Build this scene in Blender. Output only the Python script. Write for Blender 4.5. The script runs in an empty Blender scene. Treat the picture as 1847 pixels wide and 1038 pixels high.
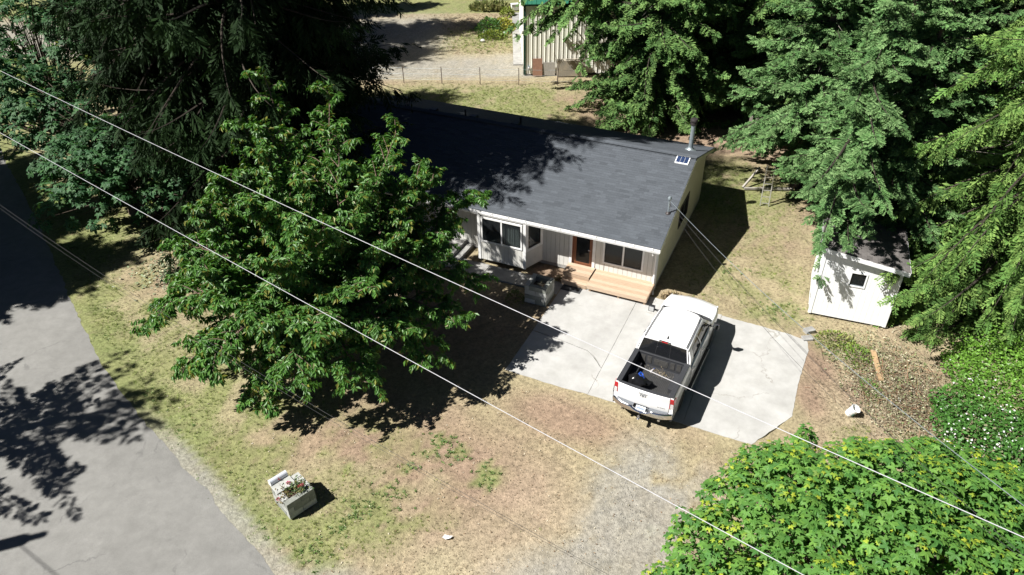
import bpy, math, random
import numpy as np
from mathutils import Vector, Matrix

random.seed(7)
RNG = np.random.default_rng(7)
S = bpy.context.scene
COL = S.collection
R = math.radians
PI = math.pi

# ------------------------------------------------------------------ camera
CAM_H = 17.706
def make_camera():
    p, roll, f = R(35.4434), R(-0.719), 1330.2
    fw = Vector((0, math.cos(p), -math.sin(p)))
    r0 = Vector((1, 0, 0)); u0 = Vector((0, math.sin(p), math.cos(p)))
    r = r0 * math.cos(roll) + u0 * math.sin(roll)
    u = -r0 * math.sin(roll) + u0 * math.cos(roll)
    m = Matrix((r, u, -fw)).transposed().to_4x4()
    m.translation = (0, 0, CAM_H)
    cd = bpy.data.cameras.new('camera'); cd.sensor_width = 36.0
    cd.lens = f / 1847 * 36.0; cd.clip_end = 2000; cd.clip_start = 0.1
    co = bpy.data.objects.new('camera', cd); COL.objects.link(co)
    co.matrix_world = m; S.camera = co
make_camera()

# ------------------------------------------------------------------ sky, sun, exposure
SUN_EL, SUN_AZ = R(50.5), R(18.5)          # shadows run towards SUN_AZ (from +X)
to_sun = Vector((-math.cos(SUN_AZ) * math.cos(SUN_EL), -math.sin(SUN_AZ) * math.cos(SUN_EL), math.sin(SUN_EL)))
W = bpy.data.worlds.new('World'); S.world = W; W.use_nodes = True
nt = W.node_tree; nt.nodes.clear()
sky = nt.nodes.new('ShaderNodeTexSky'); sky.sky_type = 'NISHITA'; sky.sun_disc = False
sky.sun_elevation = SUN_EL; sky.sun_rotation = math.atan2(to_sun.x, to_sun.y)
sky.air_density = 0.22; sky.dust_density = 0.15; sky.ozone_density = 1.0      # very clear dry air: dark blue sky, deep shade
bg = nt.nodes.new('ShaderNodeBackground'); bg.inputs['Strength'].default_value = 0.05
wo = nt.nodes.new('ShaderNodeOutputWorld')
nt.links.new(sky.outputs[0], bg.inputs[0]); nt.links.new(bg.outputs[0], wo.inputs[0])
sl = bpy.data.lights.new('sun', 'SUN'); sl.energy = 5.0; sl.angle = R(0.53); sl.color = (1.0, 0.972, 0.925)
so = bpy.data.objects.new('sun', sl); COL.objects.link(so)
so.rotation_euler = to_sun.to_track_quat('Z', 'Y').to_euler(); so.location = (-30, -10, 40)
S.view_settings.view_transform = 'Standard'; S.view_settings.look = 'None'
S.view_settings.exposure = 0.95; S.view_settings.gamma = 1.0
S.view_settings.use_curve_mapping = False
S.cycles.max_bounces = 8; S.cycles.transparent_max_bounces = 12

# ------------------------------------------------------------------ materials
def _nodes(name):
    m = bpy.data.materials.new(name); m.use_nodes = True
    t = m.node_tree; b = t.nodes['Principled BSDF']
    return m, t, b
def N(t, kind, **kw):
    n = t.nodes.new(kind)
    for k, v in kw.items(): setattr(n, k, v)
    return n
def mat(name, c, c2=None, rough=.7, scale=6, bump=0, bscale=None, metal=0, spec=.5, detail=5, stretch=None, coat=0):
    """two-colour noise material on object coordinates with optional relief"""
    m, t, b = _nodes(name)
    b.inputs['Roughness'].default_value = rough; b.inputs['Metallic'].default_value = metal
    b.inputs['Specular IOR Level'].default_value = spec
    if coat: b.inputs['Coat Weight'].default_value = coat; b.inputs['Coat Roughness'].default_value = .05
    tc = N(t, 'ShaderNodeTexCoord'); src = tc.outputs['Object']
    if stretch:
        mp = N(t, 'ShaderNodeMapping'); mp.inputs['Scale'].default_value = stretch
        t.links.new(src, mp.inputs[0]); src = mp.outputs[0]
    if c2 is None: c2 = tuple(x * .82 for x in c)
    nz = N(t, 'ShaderNodeTexNoise'); nz.inputs['Scale'].default_value = scale
    nz.inputs['Detail'].default_value = detail; nz.inputs['Roughness'].default_value = .65
    t.links.new(src, nz.inputs['Vector'])
    rp = N(t, 'ShaderNodeValToRGB'); rp.color_ramp.elements[0].position = .32; rp.color_ramp.elements[1].position = .68
    rp.color_ramp.elements[0].color = (*c2, 1); rp.color_ramp.elements[1].color = (*c, 1)
    t.links.new(nz.outputs['Fac'], rp.inputs[0]); t.links.new(rp.outputs[0], b.inputs['Base Color'])
    if bump:
        n2 = N(t, 'ShaderNodeTexNoise'); n2.inputs['Scale'].default_value = bscale or scale * 6
        n2.inputs['Detail'].default_value = 4; t.links.new(src, n2.inputs['Vector'])
        bp = N(t, 'ShaderNodeBump'); bp.inputs['Strength'].default_value = bump; bp.inputs['Distance'].default_value = .02
        t.links.new(n2.outputs['Fac'], bp.inputs['Height']); t.links.new(bp.outputs[0], b.inputs['Normal'])
    return m
def mat_col(name, rough=.6, noise=.25, nscale=12, bump=0, bscale=60, spec=.4, transl=0.0, tcol=(1, 1, 1)):
    """albedo from the mesh's own 'Col' attribute, broken up by noise; optional leaf translucency"""
    m, t, b = _nodes(name)
    b.inputs['Roughness'].default_value = rough; b.inputs['Specular IOR Level'].default_value = spec
    at = N(t, 'ShaderNodeAttribute'); at.attribute_name = 'Col'
    out = at.outputs['Color']
    if noise:
        tc = N(t, 'ShaderNodeTexCoord')
        nz = N(t, 'ShaderNodeTexNoise'); nz.inputs['Scale'].default_value = nscale; nz.inputs['Detail'].default_value = 6
        nz.inputs['Roughness'].default_value = .7
        t.links.new(tc.outputs['Object'], nz.inputs['Vector'])
        mr = N(t, 'ShaderNodeMapRange'); mr.inputs['From Min'].default_value = .3; mr.inputs['From Max'].default_value = .7
        mr.inputs['To Min'].default_value = 1 - noise; mr.inputs['To Max'].default_value = 1 + noise
        t.links.new(nz.outputs['Fac'], mr.inputs[0])
        mx = N(t, 'ShaderNodeMix', data_type='RGBA', blend_type='MULTIPLY'); mx.inputs['Factor'].default_value = 1
        t.links.new(out, mx.inputs['A']); t.links.new(mr.outputs[0], mx.inputs['B']); out = mx.outputs['Result']
        if bump:
            n2 = N(t, 'ShaderNodeTexNoise'); n2.inputs['Scale'].default_value = bscale; n2.inputs['Detail'].default_value = 5
            t.links.new(tc.outputs['Object'], n2.inputs['Vector'])
            bp = N(t, 'ShaderNodeBump'); bp.inputs['Strength'].default_value = bump; bp.inputs['Distance'].default_value = .03
            t.links.new(n2.outputs['Fac'], bp.inputs['Height']); t.links.new(bp.outputs[0], b.inputs['Normal'])
    t.links.new(out, b.inputs['Base Color'])
    if transl:
        tr = N(t, 'ShaderNodeBsdfTranslucent')
        mx = N(t, 'ShaderNodeMix', data_type='RGBA', blend_type='MULTIPLY'); mx.inputs['Factor'].default_value = 1
        mx.inputs['B'].default_value = (*tcol, 1); t.links.new(out, mx.inputs['A'])
        t.links.new(mx.outputs['Result'], tr.inputs['Color'])
        ms = N(t, 'ShaderNodeMixShader'); ms.inputs[0].default_value = transl
        t.links.new(b.outputs[0], ms.inputs[1]); t.links.new(tr.outputs[0], ms.inputs[2])
        t.links.new(ms.outputs[0], t.nodes['Material Output'].inputs['Surface'])
    return m
def mat_glass(name, tint=(.05, .055, .06), clear=.45):
    m, t, b = _nodes(name)
    b.inputs['Base Color'].default_value = (*tint, 1); b.inputs['Roughness'].default_value = .04
    b.inputs['Specular IOR Level'].default_value = .6
    tr = N(t, 'ShaderNodeBsdfTransparent'); ms = N(t, 'ShaderNodeMixShader')
    tr.inputs[0].default_value = (.8, .85, .85, 1)
    ms.inputs[0].default_value = clear
    t.links.new(b.outputs[0], ms.inputs[1]); t.links.new(tr.outputs[0], ms.inputs[2])
    t.links.new(ms.outputs[0], t.nodes['Material Output'].inputs['Surface'])
    return m

M = dict(
    siding=mat('siding_paint', (.62, .61, .57), (.56, .55, .51), rough=.6, scale=3, bump=.1, bscale=40),
    gable=mat('gable_bounce_tint', (.55, .54, .40), (.49, .48, .35), rough=.6, scale=3, bump=.1, bscale=40),  # siding colour with olive bounce light from the grass mixed in
    trim=mat('white_trim', (.80, .80, .79), (.72, .72, .70), rough=.5, scale=5),
    shed=mat('shed_paint', (.82, .83, .83), (.74, .75, .75), rough=.55, scale=2.5, bump=.08, bscale=40),
    core=mat('wall_core', (.25, .24, .22), rough=.8),
    dark=mat('dark_interior', (.05, .05, .05), rough=.9),
    glass=mat_glass('window_glass', (.03, .033, .036), .62),
    autoglass=mat_glass('tinted_glass', (.012, .013, .015), .12),
    curtain=mat('curtain_cloth', (.72, .72, .68), (.45, .46, .44), rough=.9, scale=6, stretch=(6, 6, .4)),
    redwood=mat('redwood_door', (.26, .10, .045), (.16, .06, .03), rough=.45, scale=4, stretch=(12, 12, 1)),
    plank=mat('cedar_plank', (.45, .335, .235), (.34, .24, .16), rough=.7, scale=4, stretch=(1.2, 14, 14), bump=.15, bscale=30),
    plank2=mat('cedar_plank_pale', (.52, .40, .29), (.41, .30, .21), rough=.7, scale=4, stretch=(1.2, 14, 14), bump=.15, bscale=30),
    greywood=mat('weathered_wood', (.36, .34, .30), (.24, .22, .19), rough=.85, scale=5, stretch=(8, 8, 1)),
    brownwood=mat('brown_board', (.30, .16, .10), (.22, .12, .08), rough=.8, scale=4),
    orangewood=mat('orange_board', (.46, .31, .17), (.36, .24, .13), rough=.7, scale=6),
    concrete=mat('driveway_concrete', (.415, .41, .395), (.335, .33, .312), rough=.85, scale=1.3, bump=.25, bscale=70, detail=9),
    concrete2=mat('old_concrete', (.33, .325, .31), (.23, .225, .215), rough=.9, scale=2.2, bump=.25, bscale=60, detail=8),
    block=mat('concrete_block', (.42, .425, .40), (.31, .315, .295), rough=.9, scale=5, bump=.4, bscale=70),
    block2=mat('concrete_block_stained', (.27, .28, .25), (.17, .18, .155), rough=.9, scale=7, bump=.4, bscale=70),
    mortar=mat('mortar', (.16, .16, .15), rough=.95),
    asphalt=mat('asphalt', (.228, .224, .210), (.183, .18, .168), rough=.9, scale=2.6, bump=.6, bscale=120, detail=10),
    soil=mat('dark_soil', (.09, .06, .04), (.05, .035, .025), rough=.95, scale=15, bump=.6, bscale=40),
    galv=mat('galvanised_steel', (.42, .47, .49), (.30, .36, .39), rough=.45, metal=.6, scale=5),
    darkcap=mat('dark_metal', (.06, .05, .05), (.04, .035, .035), rough=.5, metal=.3),
    alu=mat('aluminium', (.75, .75, .74), (.6, .6, .58), rough=.35, metal=.7),
    paint=mat('white_car_paint', (.80, .80, .80), (.78, .78, .78), rough=.28, scale=2, spec=.5, coat=.6),
    liner=mat('bed_liner', (.035, .037, .042), (.022, .023, .027), rough=.75, scale=25, bump=.2),
    rib=mat('bed_rib', (.065, .063, .060), (.035, .034, .033), rough=.7, scale=9),
    blackp=mat('black_plastic', (.02, .02, .022), rough=.5),
    chrome=mat('chrome', (.72, .72, .74), (.66, .66, .68), rough=.16, metal=1),
    step=mat('bumper_step_pad', (.16, .17, .19), (.11, .12, .13), rough=.7, scale=40),
    red=mat('tail_light_red', (.45, .015, .02), (.32, .01, .015), rough=.15, coat=.5),
    lens=mat('clear_lens', (.62, .60, .60), (.5, .47, .47), rough=.12, coat=.5),
    tyre=mat('tyre_rubber', (.02, .02, .02), rough=.9),
    plate=mat('plate_white', (.70, .74, .78), (.62, .68, .74), rough=.4),
    plateink=mat('plate_ink', (.10, .16, .32), rough=.5),
    bag=mat('black_bag', (.012, .012, .013), rough=.22, scale=8, bump=.9, bscale=7),
    blue=mat('blue_tie', (.02, .10, .55), rough=.4),
    mirror=mat('mirror_glass', (.8, .82, .84), (.78, .8, .82), rough=.03, metal=1),
    mail=mat('mailbox_paint', (.62, .65, .70), (.55, .58, .63), rough=.4, scale=4, metal=.2),
    bucket=mat('bucket_plastic', (.78, .78, .76), (.68, .68, .66), rough=.45, scale=9),
    teal=mat('label_teal', (.02, .30, .26), rough=.5),
    solar=mat('solar_cell', (.03, .05, .12), (.02, .035, .08), rough=.2, coat=.8),
    metalsiding=mat('ivory_metal_siding', (.88, .86, .77), (.80, .78, .69), rough=.5, scale=3, stretch=(4, 4, .5)),
    greenmetal=mat('green_metal', (.03, .16, .10), (.02, .12, .075), rough=.5, metal=.1),
    darkgreen=mat('dark_green_trim', (.012, .05, .032), rough=.5),
    mat_rubber=mat('door_mat_rubber', (.045, .047, .05), (.03, .032, .034), rough=.9, scale=30),
    wire=mat('aluminium_wire', (.55, .55, .57), (.48, .48, .50), rough=.4, metal=.2),
    wiredark=mat('dark_cable', (.05, .05, .05), rough=.6),
    bark=mat('grey_brown_bark', (.16, .12, .09), (.07, .055, .04), rough=.95, scale=9, stretch=(4, 4, .8), bump=.6, bscale=12),
    bough=mat('dark_bough_bark', (.055, .042, .032), (.03, .024, .018), rough=.95, scale=9),
    twig=mat('reddish_twig', (.19, .13, .10), (.12, .08, .06), rough=.9, scale=10),
    deadtwig=mat('dead_twig', (.30, .27, .23), (.20, .18, .15), rough=.9, scale=10),
    barrel=mat('barrel_steel', (.20, .24, .28), (.13, .15, .17), rough=.6, scale=6),
    steel_post=mat('rusty_steel_post', (.10, .07, .055), rough=.8),
    pole=mat('pole_wood', (.16, .12, .09), (.09, .07, .05), rough=.9, stretch=(6, 6, .6)),
    number=mat('house_number_black', (.015, .015, .015), rough=.5),
    shingle=mat_col('roof_shingle', rough=.92, noise=.20, nscale=22, bump=.2, bscale=120, spec=.2),
    ground=mat_col('ground_cover', rough=.95, noise=.42, nscale=9, bump=.9, bscale=26, spec=.1),
    blade=mat_col('grass_blade', rough=.75, noise=0, spec=.2, transl=.25),
    leaf=mat_col('cherry_leaf', rough=.48, noise=0, spec=.5, transl=.30, tcol=(1.15, 1.2, .5)),
    mleaf=mat_col('maple_leaf', rough=.55, noise=0, spec=.28, transl=.28, tcol=(1.1, 1.2, .5)),
    needle=mat_col('conifer_needle', rough=.75, noise=0, spec=.15, transl=.12),
    bramble=mat_col('bramble_leaf', rough=.45, noise=0, spec=.4, transl=.25),
    litter=mat_col('dry_litter', rough=.8, noise=0, spec=.2),
)

def add_cracks(m, scale, width, dark, amount, speck=0, speck_scale=140, stain=.12, stain_scale=.45):
    """worn-surface layer: broad stains, fine aggregate speckle and sparse hairline cracks in the albedo"""
    t = m.node_tree; b = t.nodes['Principled BSDF']; src = b.inputs['Base Color'].links[0].from_socket
    tc = N(t, 'ShaderNodeTexCoord'); P = tc.outputs['Object']
    def noise(sc, de=6, ro=.65):
        n = N(t, 'ShaderNodeTexNoise'); n.inputs['Scale'].default_value = sc; n.inputs['Detail'].default_value = de; n.inputs['Roughness'].default_value = ro
        t.links.new(P, n.inputs['Vector']); return n
    def rng(s_, a, b_, c, d):
        r = N(t, 'ShaderNodeMapRange'); r.inputs['From Min'].default_value = a; r.inputs['From Max'].default_value = b_; r.inputs['To Min'].default_value = c; r.inputs['To Max'].default_value = d
        t.links.new(s_, r.inputs[0]); return r.outputs[0]
    def mul(a, b_):
        x = N(t, 'ShaderNodeMix', data_type='RGBA', blend_type='MULTIPLY'); x.inputs['Factor'].default_value = 1
        t.links.new(a, x.inputs['A']); t.links.new(b_, x.inputs['B']); return x.outputs['Result']
    out = mul(src, rng(noise(stain_scale, 9, .7).outputs['Fac'], .32, .68, 1 - stain, 1 + stain))
    if speck: out = mul(out, rng(noise(speck_scale, 2, .8).outputs['Fac'], .3, .7, 1 - speck, 1 + speck))
    w = noise(1.2, 5); add = N(t, 'ShaderNodeVectorMath', operation='MULTIPLY_ADD'); t.links.new(w.outputs['Color'], add.inputs[0]); add.inputs[1].default_value = (.9, .9, 0); t.links.new(P, add.inputs[2])
    v = N(t, 'ShaderNodeTexVoronoi', feature='DISTANCE_TO_EDGE'); v.inputs['Scale'].default_value = scale; t.links.new(add.outputs[0], v.inputs['Vector'])
    line = rng(v.outputs['Distance'], width * .4, width, 1, 0)
    gate = rng(noise(.55, 3).outputs['Fac'], .5, .6, 0, amount)
    mm = N(t, 'ShaderNodeMath', operation='MULTIPLY'); mm.use_clamp = True; t.links.new(line, mm.inputs[0]); t.links.new(gate, mm.inputs[1])
    x = N(t, 'ShaderNodeMix', data_type='RGBA'); t.links.new(mm.outputs[0], x.inputs['Factor']); t.links.new(out, x.inputs['A']); x.inputs['B'].default_value = (*dark, 1)
    t.links.new(x.outputs['Result'], b.inputs['Base Color'])
add_cracks(M['asphalt'], .33, .009, (.10, .10, .095), .5, speck=.16, speck_scale=60, stain=.11, stain_scale=.35)
add_cracks(M['concrete'], .30, .007, (.20, .185, .155), .55, speck=.05, speck_scale=45, stain=.13, stain_scale=.55)
add_cracks(M['concrete2'], .8, .010, (.09, .085, .075), .6, speck=.08, speck_scale=60, stain=.18, stain_scale=1.2)

# ------------------------------------------------------------------ object helpers
def link(o, parent=None):
    COL.objects.link(o)
    if parent is not None: o.parent = parent
    return o
def tag(o, label=None, cat=None, group=None, kind=None):
    if label: o['label'] = label
    if cat: o['category'] = cat
    if group: o['group'] = group
    if kind: o['kind'] = kind
    return o
def empty(name, loc=(0, 0, 0), rz=0, label=None, cat=None, group=None):
    o = bpy.data.objects.new(name, None); o.empty_display_size = .2
    o.location = loc; o.rotation_euler = (0, 0, rz); link(o)
    return tag(o, label, cat, group)
def copy_tree(o, parent=None):
    c = o.copy(); COL.objects.link(c)
    if parent is not None: c.parent = parent
    for ch in o.children: copy_tree(ch, c)
    return c

class MB:
    """collects polygons for ONE mesh"""
    def __init__(s): s.v = []; s.f = []; s.mi = []; s.cur = 0
    def add(s, verts, faces):
        b = len(s.v); s.v += [tuple(v) for v in verts]
        for f in faces: s.f.append(tuple(b + i for i in f)); s.mi.append(s.cur)
    def box(s, x0, x1, y0, y1, z0, z1):
        s.add([(x0, y0, z0), (x1, y0, z0), (x1, y1, z0), (x0, y1, z0), (x0, y0, z1), (x1, y0, z1), (x1, y1, z1), (x0, y1, z1)],
              [(0, 3, 2, 1), (4, 5, 6, 7), (0, 1, 5, 4), (1, 2, 6, 5), (2, 3, 7, 6), (3, 0, 4, 7)]); return s
    def hexa(s, p):   # 8 points ordered like box
        s.add(p, [(0, 3, 2, 1), (4, 5, 6, 7), (0, 1, 5, 4), (1, 2, 6, 5), (2, 3, 7, 6), (3, 0, 4, 7)]); return s
    def beam(s, a, b, w, h, up=(0, 0, 1)):
        a = Vector(a); b = Vector(b); d = (b - a).normalized(); u = Vector(up)
        if abs(d.dot(u)) > .95: u = Vector((1, 0, 0))
        sx = d.cross(u).normalized() * w / 2; sz = sx.cross(d).normalized() * h / 2
        s.hexa([a - sx - sz, a + sx - sz, b + sx - sz, b - sx - sz, a - sx + sz, a + sx + sz, b + sx + sz, b - sx + sz]); return s
    def prism(s, poly, z0, z1):
        n = len(poly)
        s.add([(x, y, z0) for x, y in poly] + [(x, y, z1) for x, y in poly],
              [tuple(range(n - 1, -1, -1)), tuple(range(n, 2 * n))] + [(i, (i + 1) % n, n + (i + 1) % n, n + i) for i in range(n)]); return s
    def extr(s, poly3, d):    # extrude a planar 3-D polygon by vector d
        n = len(poly3); d = Vector(d)
        s.add([Vector(p) for p in poly3] + [Vector(p) + d for p in poly3],
              [tuple(range(n - 1, -1, -1)), tuple(range(n, 2 * n))] + [(i, (i + 1) % n, n + (i + 1) % n, n + i) for i in range(n)]); return s
    def tube(s, pts, rad, n=8, cap=True):
        pts = [Vector(p) for p in pts]; k = len(pts)
        if not hasattr(rad, '__len__'): rad = [rad] * k
        vs = []
        for i, p in enumerate(pts):
            d = (pts[min(i + 1, k - 1)] - pts[max(i - 1, 0)]).normalized()
            a = Vector((0, 0, 1)) if abs(d.z) < .9 else Vector((1, 0, 0))
            x = d.cross(a).normalized(); y = d.cross(x)
            for j in range(n):
                t = 2 * PI * j / n; vs.append(p + (x * math.cos(t) + y * math.sin(t)) * rad[i])
        fs = [(i * n + j, i * n + (j + 1) % n, (i + 1) * n + (j + 1) % n, (i + 1) * n + j) for i in range(k - 1) for j in range(n)]
        if cap: fs += [tuple(range(n)), tuple(range((k - 1) * n + n - 1, (k - 1) * n - 1, -1))]
        s.add(vs, fs); return s
    def lathe(s, prof, n=20, c=(0, 0, 0), axis='z'):
        vs = []
        for r, h in prof:
            for j in range(n):
                t = 2 * PI * j / n; a, b = r * math.cos(t), r * math.sin(t)
                vs.append({'z': (c[0] + a, c[1] + b, c[2] + h), 'x': (c[0] + h, c[1] + a, c[2] + b), 'y': (c[0] + a, c[1] + h, c[2] + b)}[axis])
        k = len(prof)
        fs = [(i * n + j, i * n + (j + 1) % n, (i + 1) * n + (j + 1) % n, (i + 1) * n + j) for i in range(k - 1) for j in range(n)]
        fs += [tuple(range(n - 1, -1, -1)), tuple(range((k - 1) * n, k * n))]
        s.add(vs, fs); return s
    def mesh(s, name, mats):
        me = bpy.data.meshes.new(name); me.from_pydata([tuple(v) for v in s.v], [], s.f)
        for m in (mats if isinstance(mats, (list, tuple)) else [mats]): me.materials.append(m)
        if isinstance(mats, (list, tuple)): me.polygons.foreach_set('material_index', s.mi)
        me.update(); return me
    def build(s, name, mats, parent=None, smooth=False, bevel=0, seg=2, recalc=True):
        me = s.mesh(name, mats)
        if recalc:
            import bmesh
            bm = bmesh.new(); bm.from_mesh(me); bmesh.ops.recalc_face_normals(bm, faces=bm.faces); bm.to_mesh(me); bm.free()
        o = link(bpy.data.objects.new(name, me), parent)
        if bevel:
            b = o.modifiers.new('bevel', 'BEVEL'); b.width = bevel; b.segments = seg; b.limit_method = 'ANGLE'; b.angle_limit = R(35)
        if smooth:
            me.polygons.foreach_set('use_smooth', [True] * len(me.polygons))
            if not bevel:
                try: me.set_sharp_from_angle(angle=R(42))
                except Exception: pass
        return o

def np_mesh(name, V, F, C, m, smooth=False):
    V = np.ascontiguousarray(V, np.float32); F = np.ascontiguousarray(F, np.int32)
    me = bpy.data.meshes.new(name); nf, k = F.shape
    me.vertices.add(len(V)); me.vertices.foreach_set('co', V.ravel())
    me.loops.add(nf * k); me.loops.foreach_set('vertex_index', F.ravel())
    me.polygons.add(nf); me.polygons.foreach_set('loop_start', np.arange(0, nf * k, k, dtype=np.int32))
    try: me.polygons.foreach_set('loop_total', np.full(nf, k, np.int32))
    except Exception: pass
    if C is not None:
        a = me.color_attributes.new('Col', 'FLOAT_COLOR', 'POINT')
        C4 = np.ones((len(V), 4), np.float32); C4[:, :3] = C
        a.data.foreach_set('color', C4.ravel())
    me.materials.append(m)
    me.polygons.foreach_set('use_smooth', np.full(nf, smooth, bool))
    me.update(calc_edges=True); return me
def np_obj(name, V, F, C, m, parent=None, smooth=False):
    return link(bpy.data.objects.new(name, np_mesh(name, V, F, C, m, smooth)), parent)
def nrm(a): return a / np.maximum(np.linalg.norm(a, axis=-1, keepdims=True), 1e-9)
def frames(d, up):
    """rotation matrices with y along d, z as close to up as possible; shape (n,3,3), columns x,y,z"""
    y = nrm(np.asarray(d, float)); x = np.cross(y, up); bad = np.linalg.norm(x, axis=1) < 1e-3
    x[bad] = np.cross(y[bad], np.array([1., .3, 0])); x = nrm(x); z = np.cross(x, y)
    return np.stack([x, y, z], -1)
def scatter(TV, TF, pos, Rm, sc, cols, tipcol=None, tw=None):
    """instances of a template baked into arrays. tw: per-template-vertex weight towards tipcol"""
    n, k = len(pos), len(TV)
    V = np.einsum('nij,kj->nki', Rm, TV) * np.asarray(sc)[:, None, None] + pos[:, None, :]
    F = (TF[None] + (np.arange(n) * k)[:, None, None]).reshape(-1, TF.shape[1])
    C = np.repeat(cols[:, None, :], k, 1)
    if tipcol is not None: C = C * (1 - tw[None, :, None]) + tipcol[:, None, :] * tw[None, :, None]
    return V.reshape(-1, 3), F, C.reshape(-1, 3)
def merge(parts):
    V = []; F = []; C = []; b = 0
    for v, f, c in parts: V.append(v); F.append(f + b); C.append(c); b += len(v)
    return np.concatenate(V), np.concatenate(F), np.concatenate(C)

def vnoise(x, y, s, seed=0):
    """value noise in numpy, 0..1"""
    r = np.random.default_rng(seed); T = r.random((256, 256))
    x = np.asarray(x) * s + 91.3; y = np.asarray(y) * s + 47.7
    xi = np.floor(x).astype(int); yi = np.floor(y).astype(int); fx = x - xi; fy = y - yi
    fx = fx * fx * (3 - 2 * fx); fy = fy * fy * (3 - 2 * fy)
    g = lambda a, b: T[a % 256, b % 256]
    return (g(xi, yi) * (1 - fx) + g(xi + 1, yi) * fx) * (1 - fy) + (g(xi, yi + 1) * (1 - fx) + g(xi + 1, yi + 1) * fx) * fy
def fbm(x, y, s, seed=0, o=4):
    t = 0; a = .5; n = 0
    for i in range(o): t = t + a * vnoise(x, y, s * 2 ** i, seed + i); n += a; a *= .55
    return t / n
def sstep(a, b, x): t = np.clip((x - a) / (b - a), 0, 1); return t * t * (3 - 2 * t)
def dist_poly(x, y, pts):
    """signed-less distance to a polyline"""
    d = np.full(np.shape(x), 1e9)
    for (ax, ay), (bx, by) in zip(pts[:-1], pts[1:]):
        vx, vy = bx - ax, by - ay; t = np.clip(((x - ax) * vx + (y - ay) * vy) / (vx * vx + vy * vy), 0, 1)
        d = np.minimum(d, np.hypot(x - ax - t * vx, y - ay - t * vy))
    return d
def blob(x, y, cx, cy, rx, ry=None, rot=0):
    ry = ry or rx; c, s = math.cos(rot), math.sin(rot)
    u = ((x - cx) * c + (y - cy) * s) / rx; v = (-(x - cx) * s + (y - cy) * c) / ry
    return np.clip(1 - np.hypot(u, v), 0, 1)

# ================================================================== GROUND, ROAD, SLABS
ROAD_EDGE = [(-60, 82), (-40, 54), (-28.0, 37.6), (-23.5, 31.9), (-18.7, 25.3), (-15.4, 20.9), (-12.4, 17.6), (-9.0, 14.3), (-6.6, 11.9), (-3.2, 8.6), (4, 1), (20, -16)]
HO = (5.83, 24.6); HY = -.433
hc, hs = math.cos(HY), math.sin(HY)
def hw(u, v): return (HO[0] + u * hc - v * hs, HO[1] + u * hs + v * hc)      # house plan -> world
def to_h(x, y): dx, dy = x - HO[0], y - HO[1]; return dx * hc + dy * hs, -dx * hs + dy * hc

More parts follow.
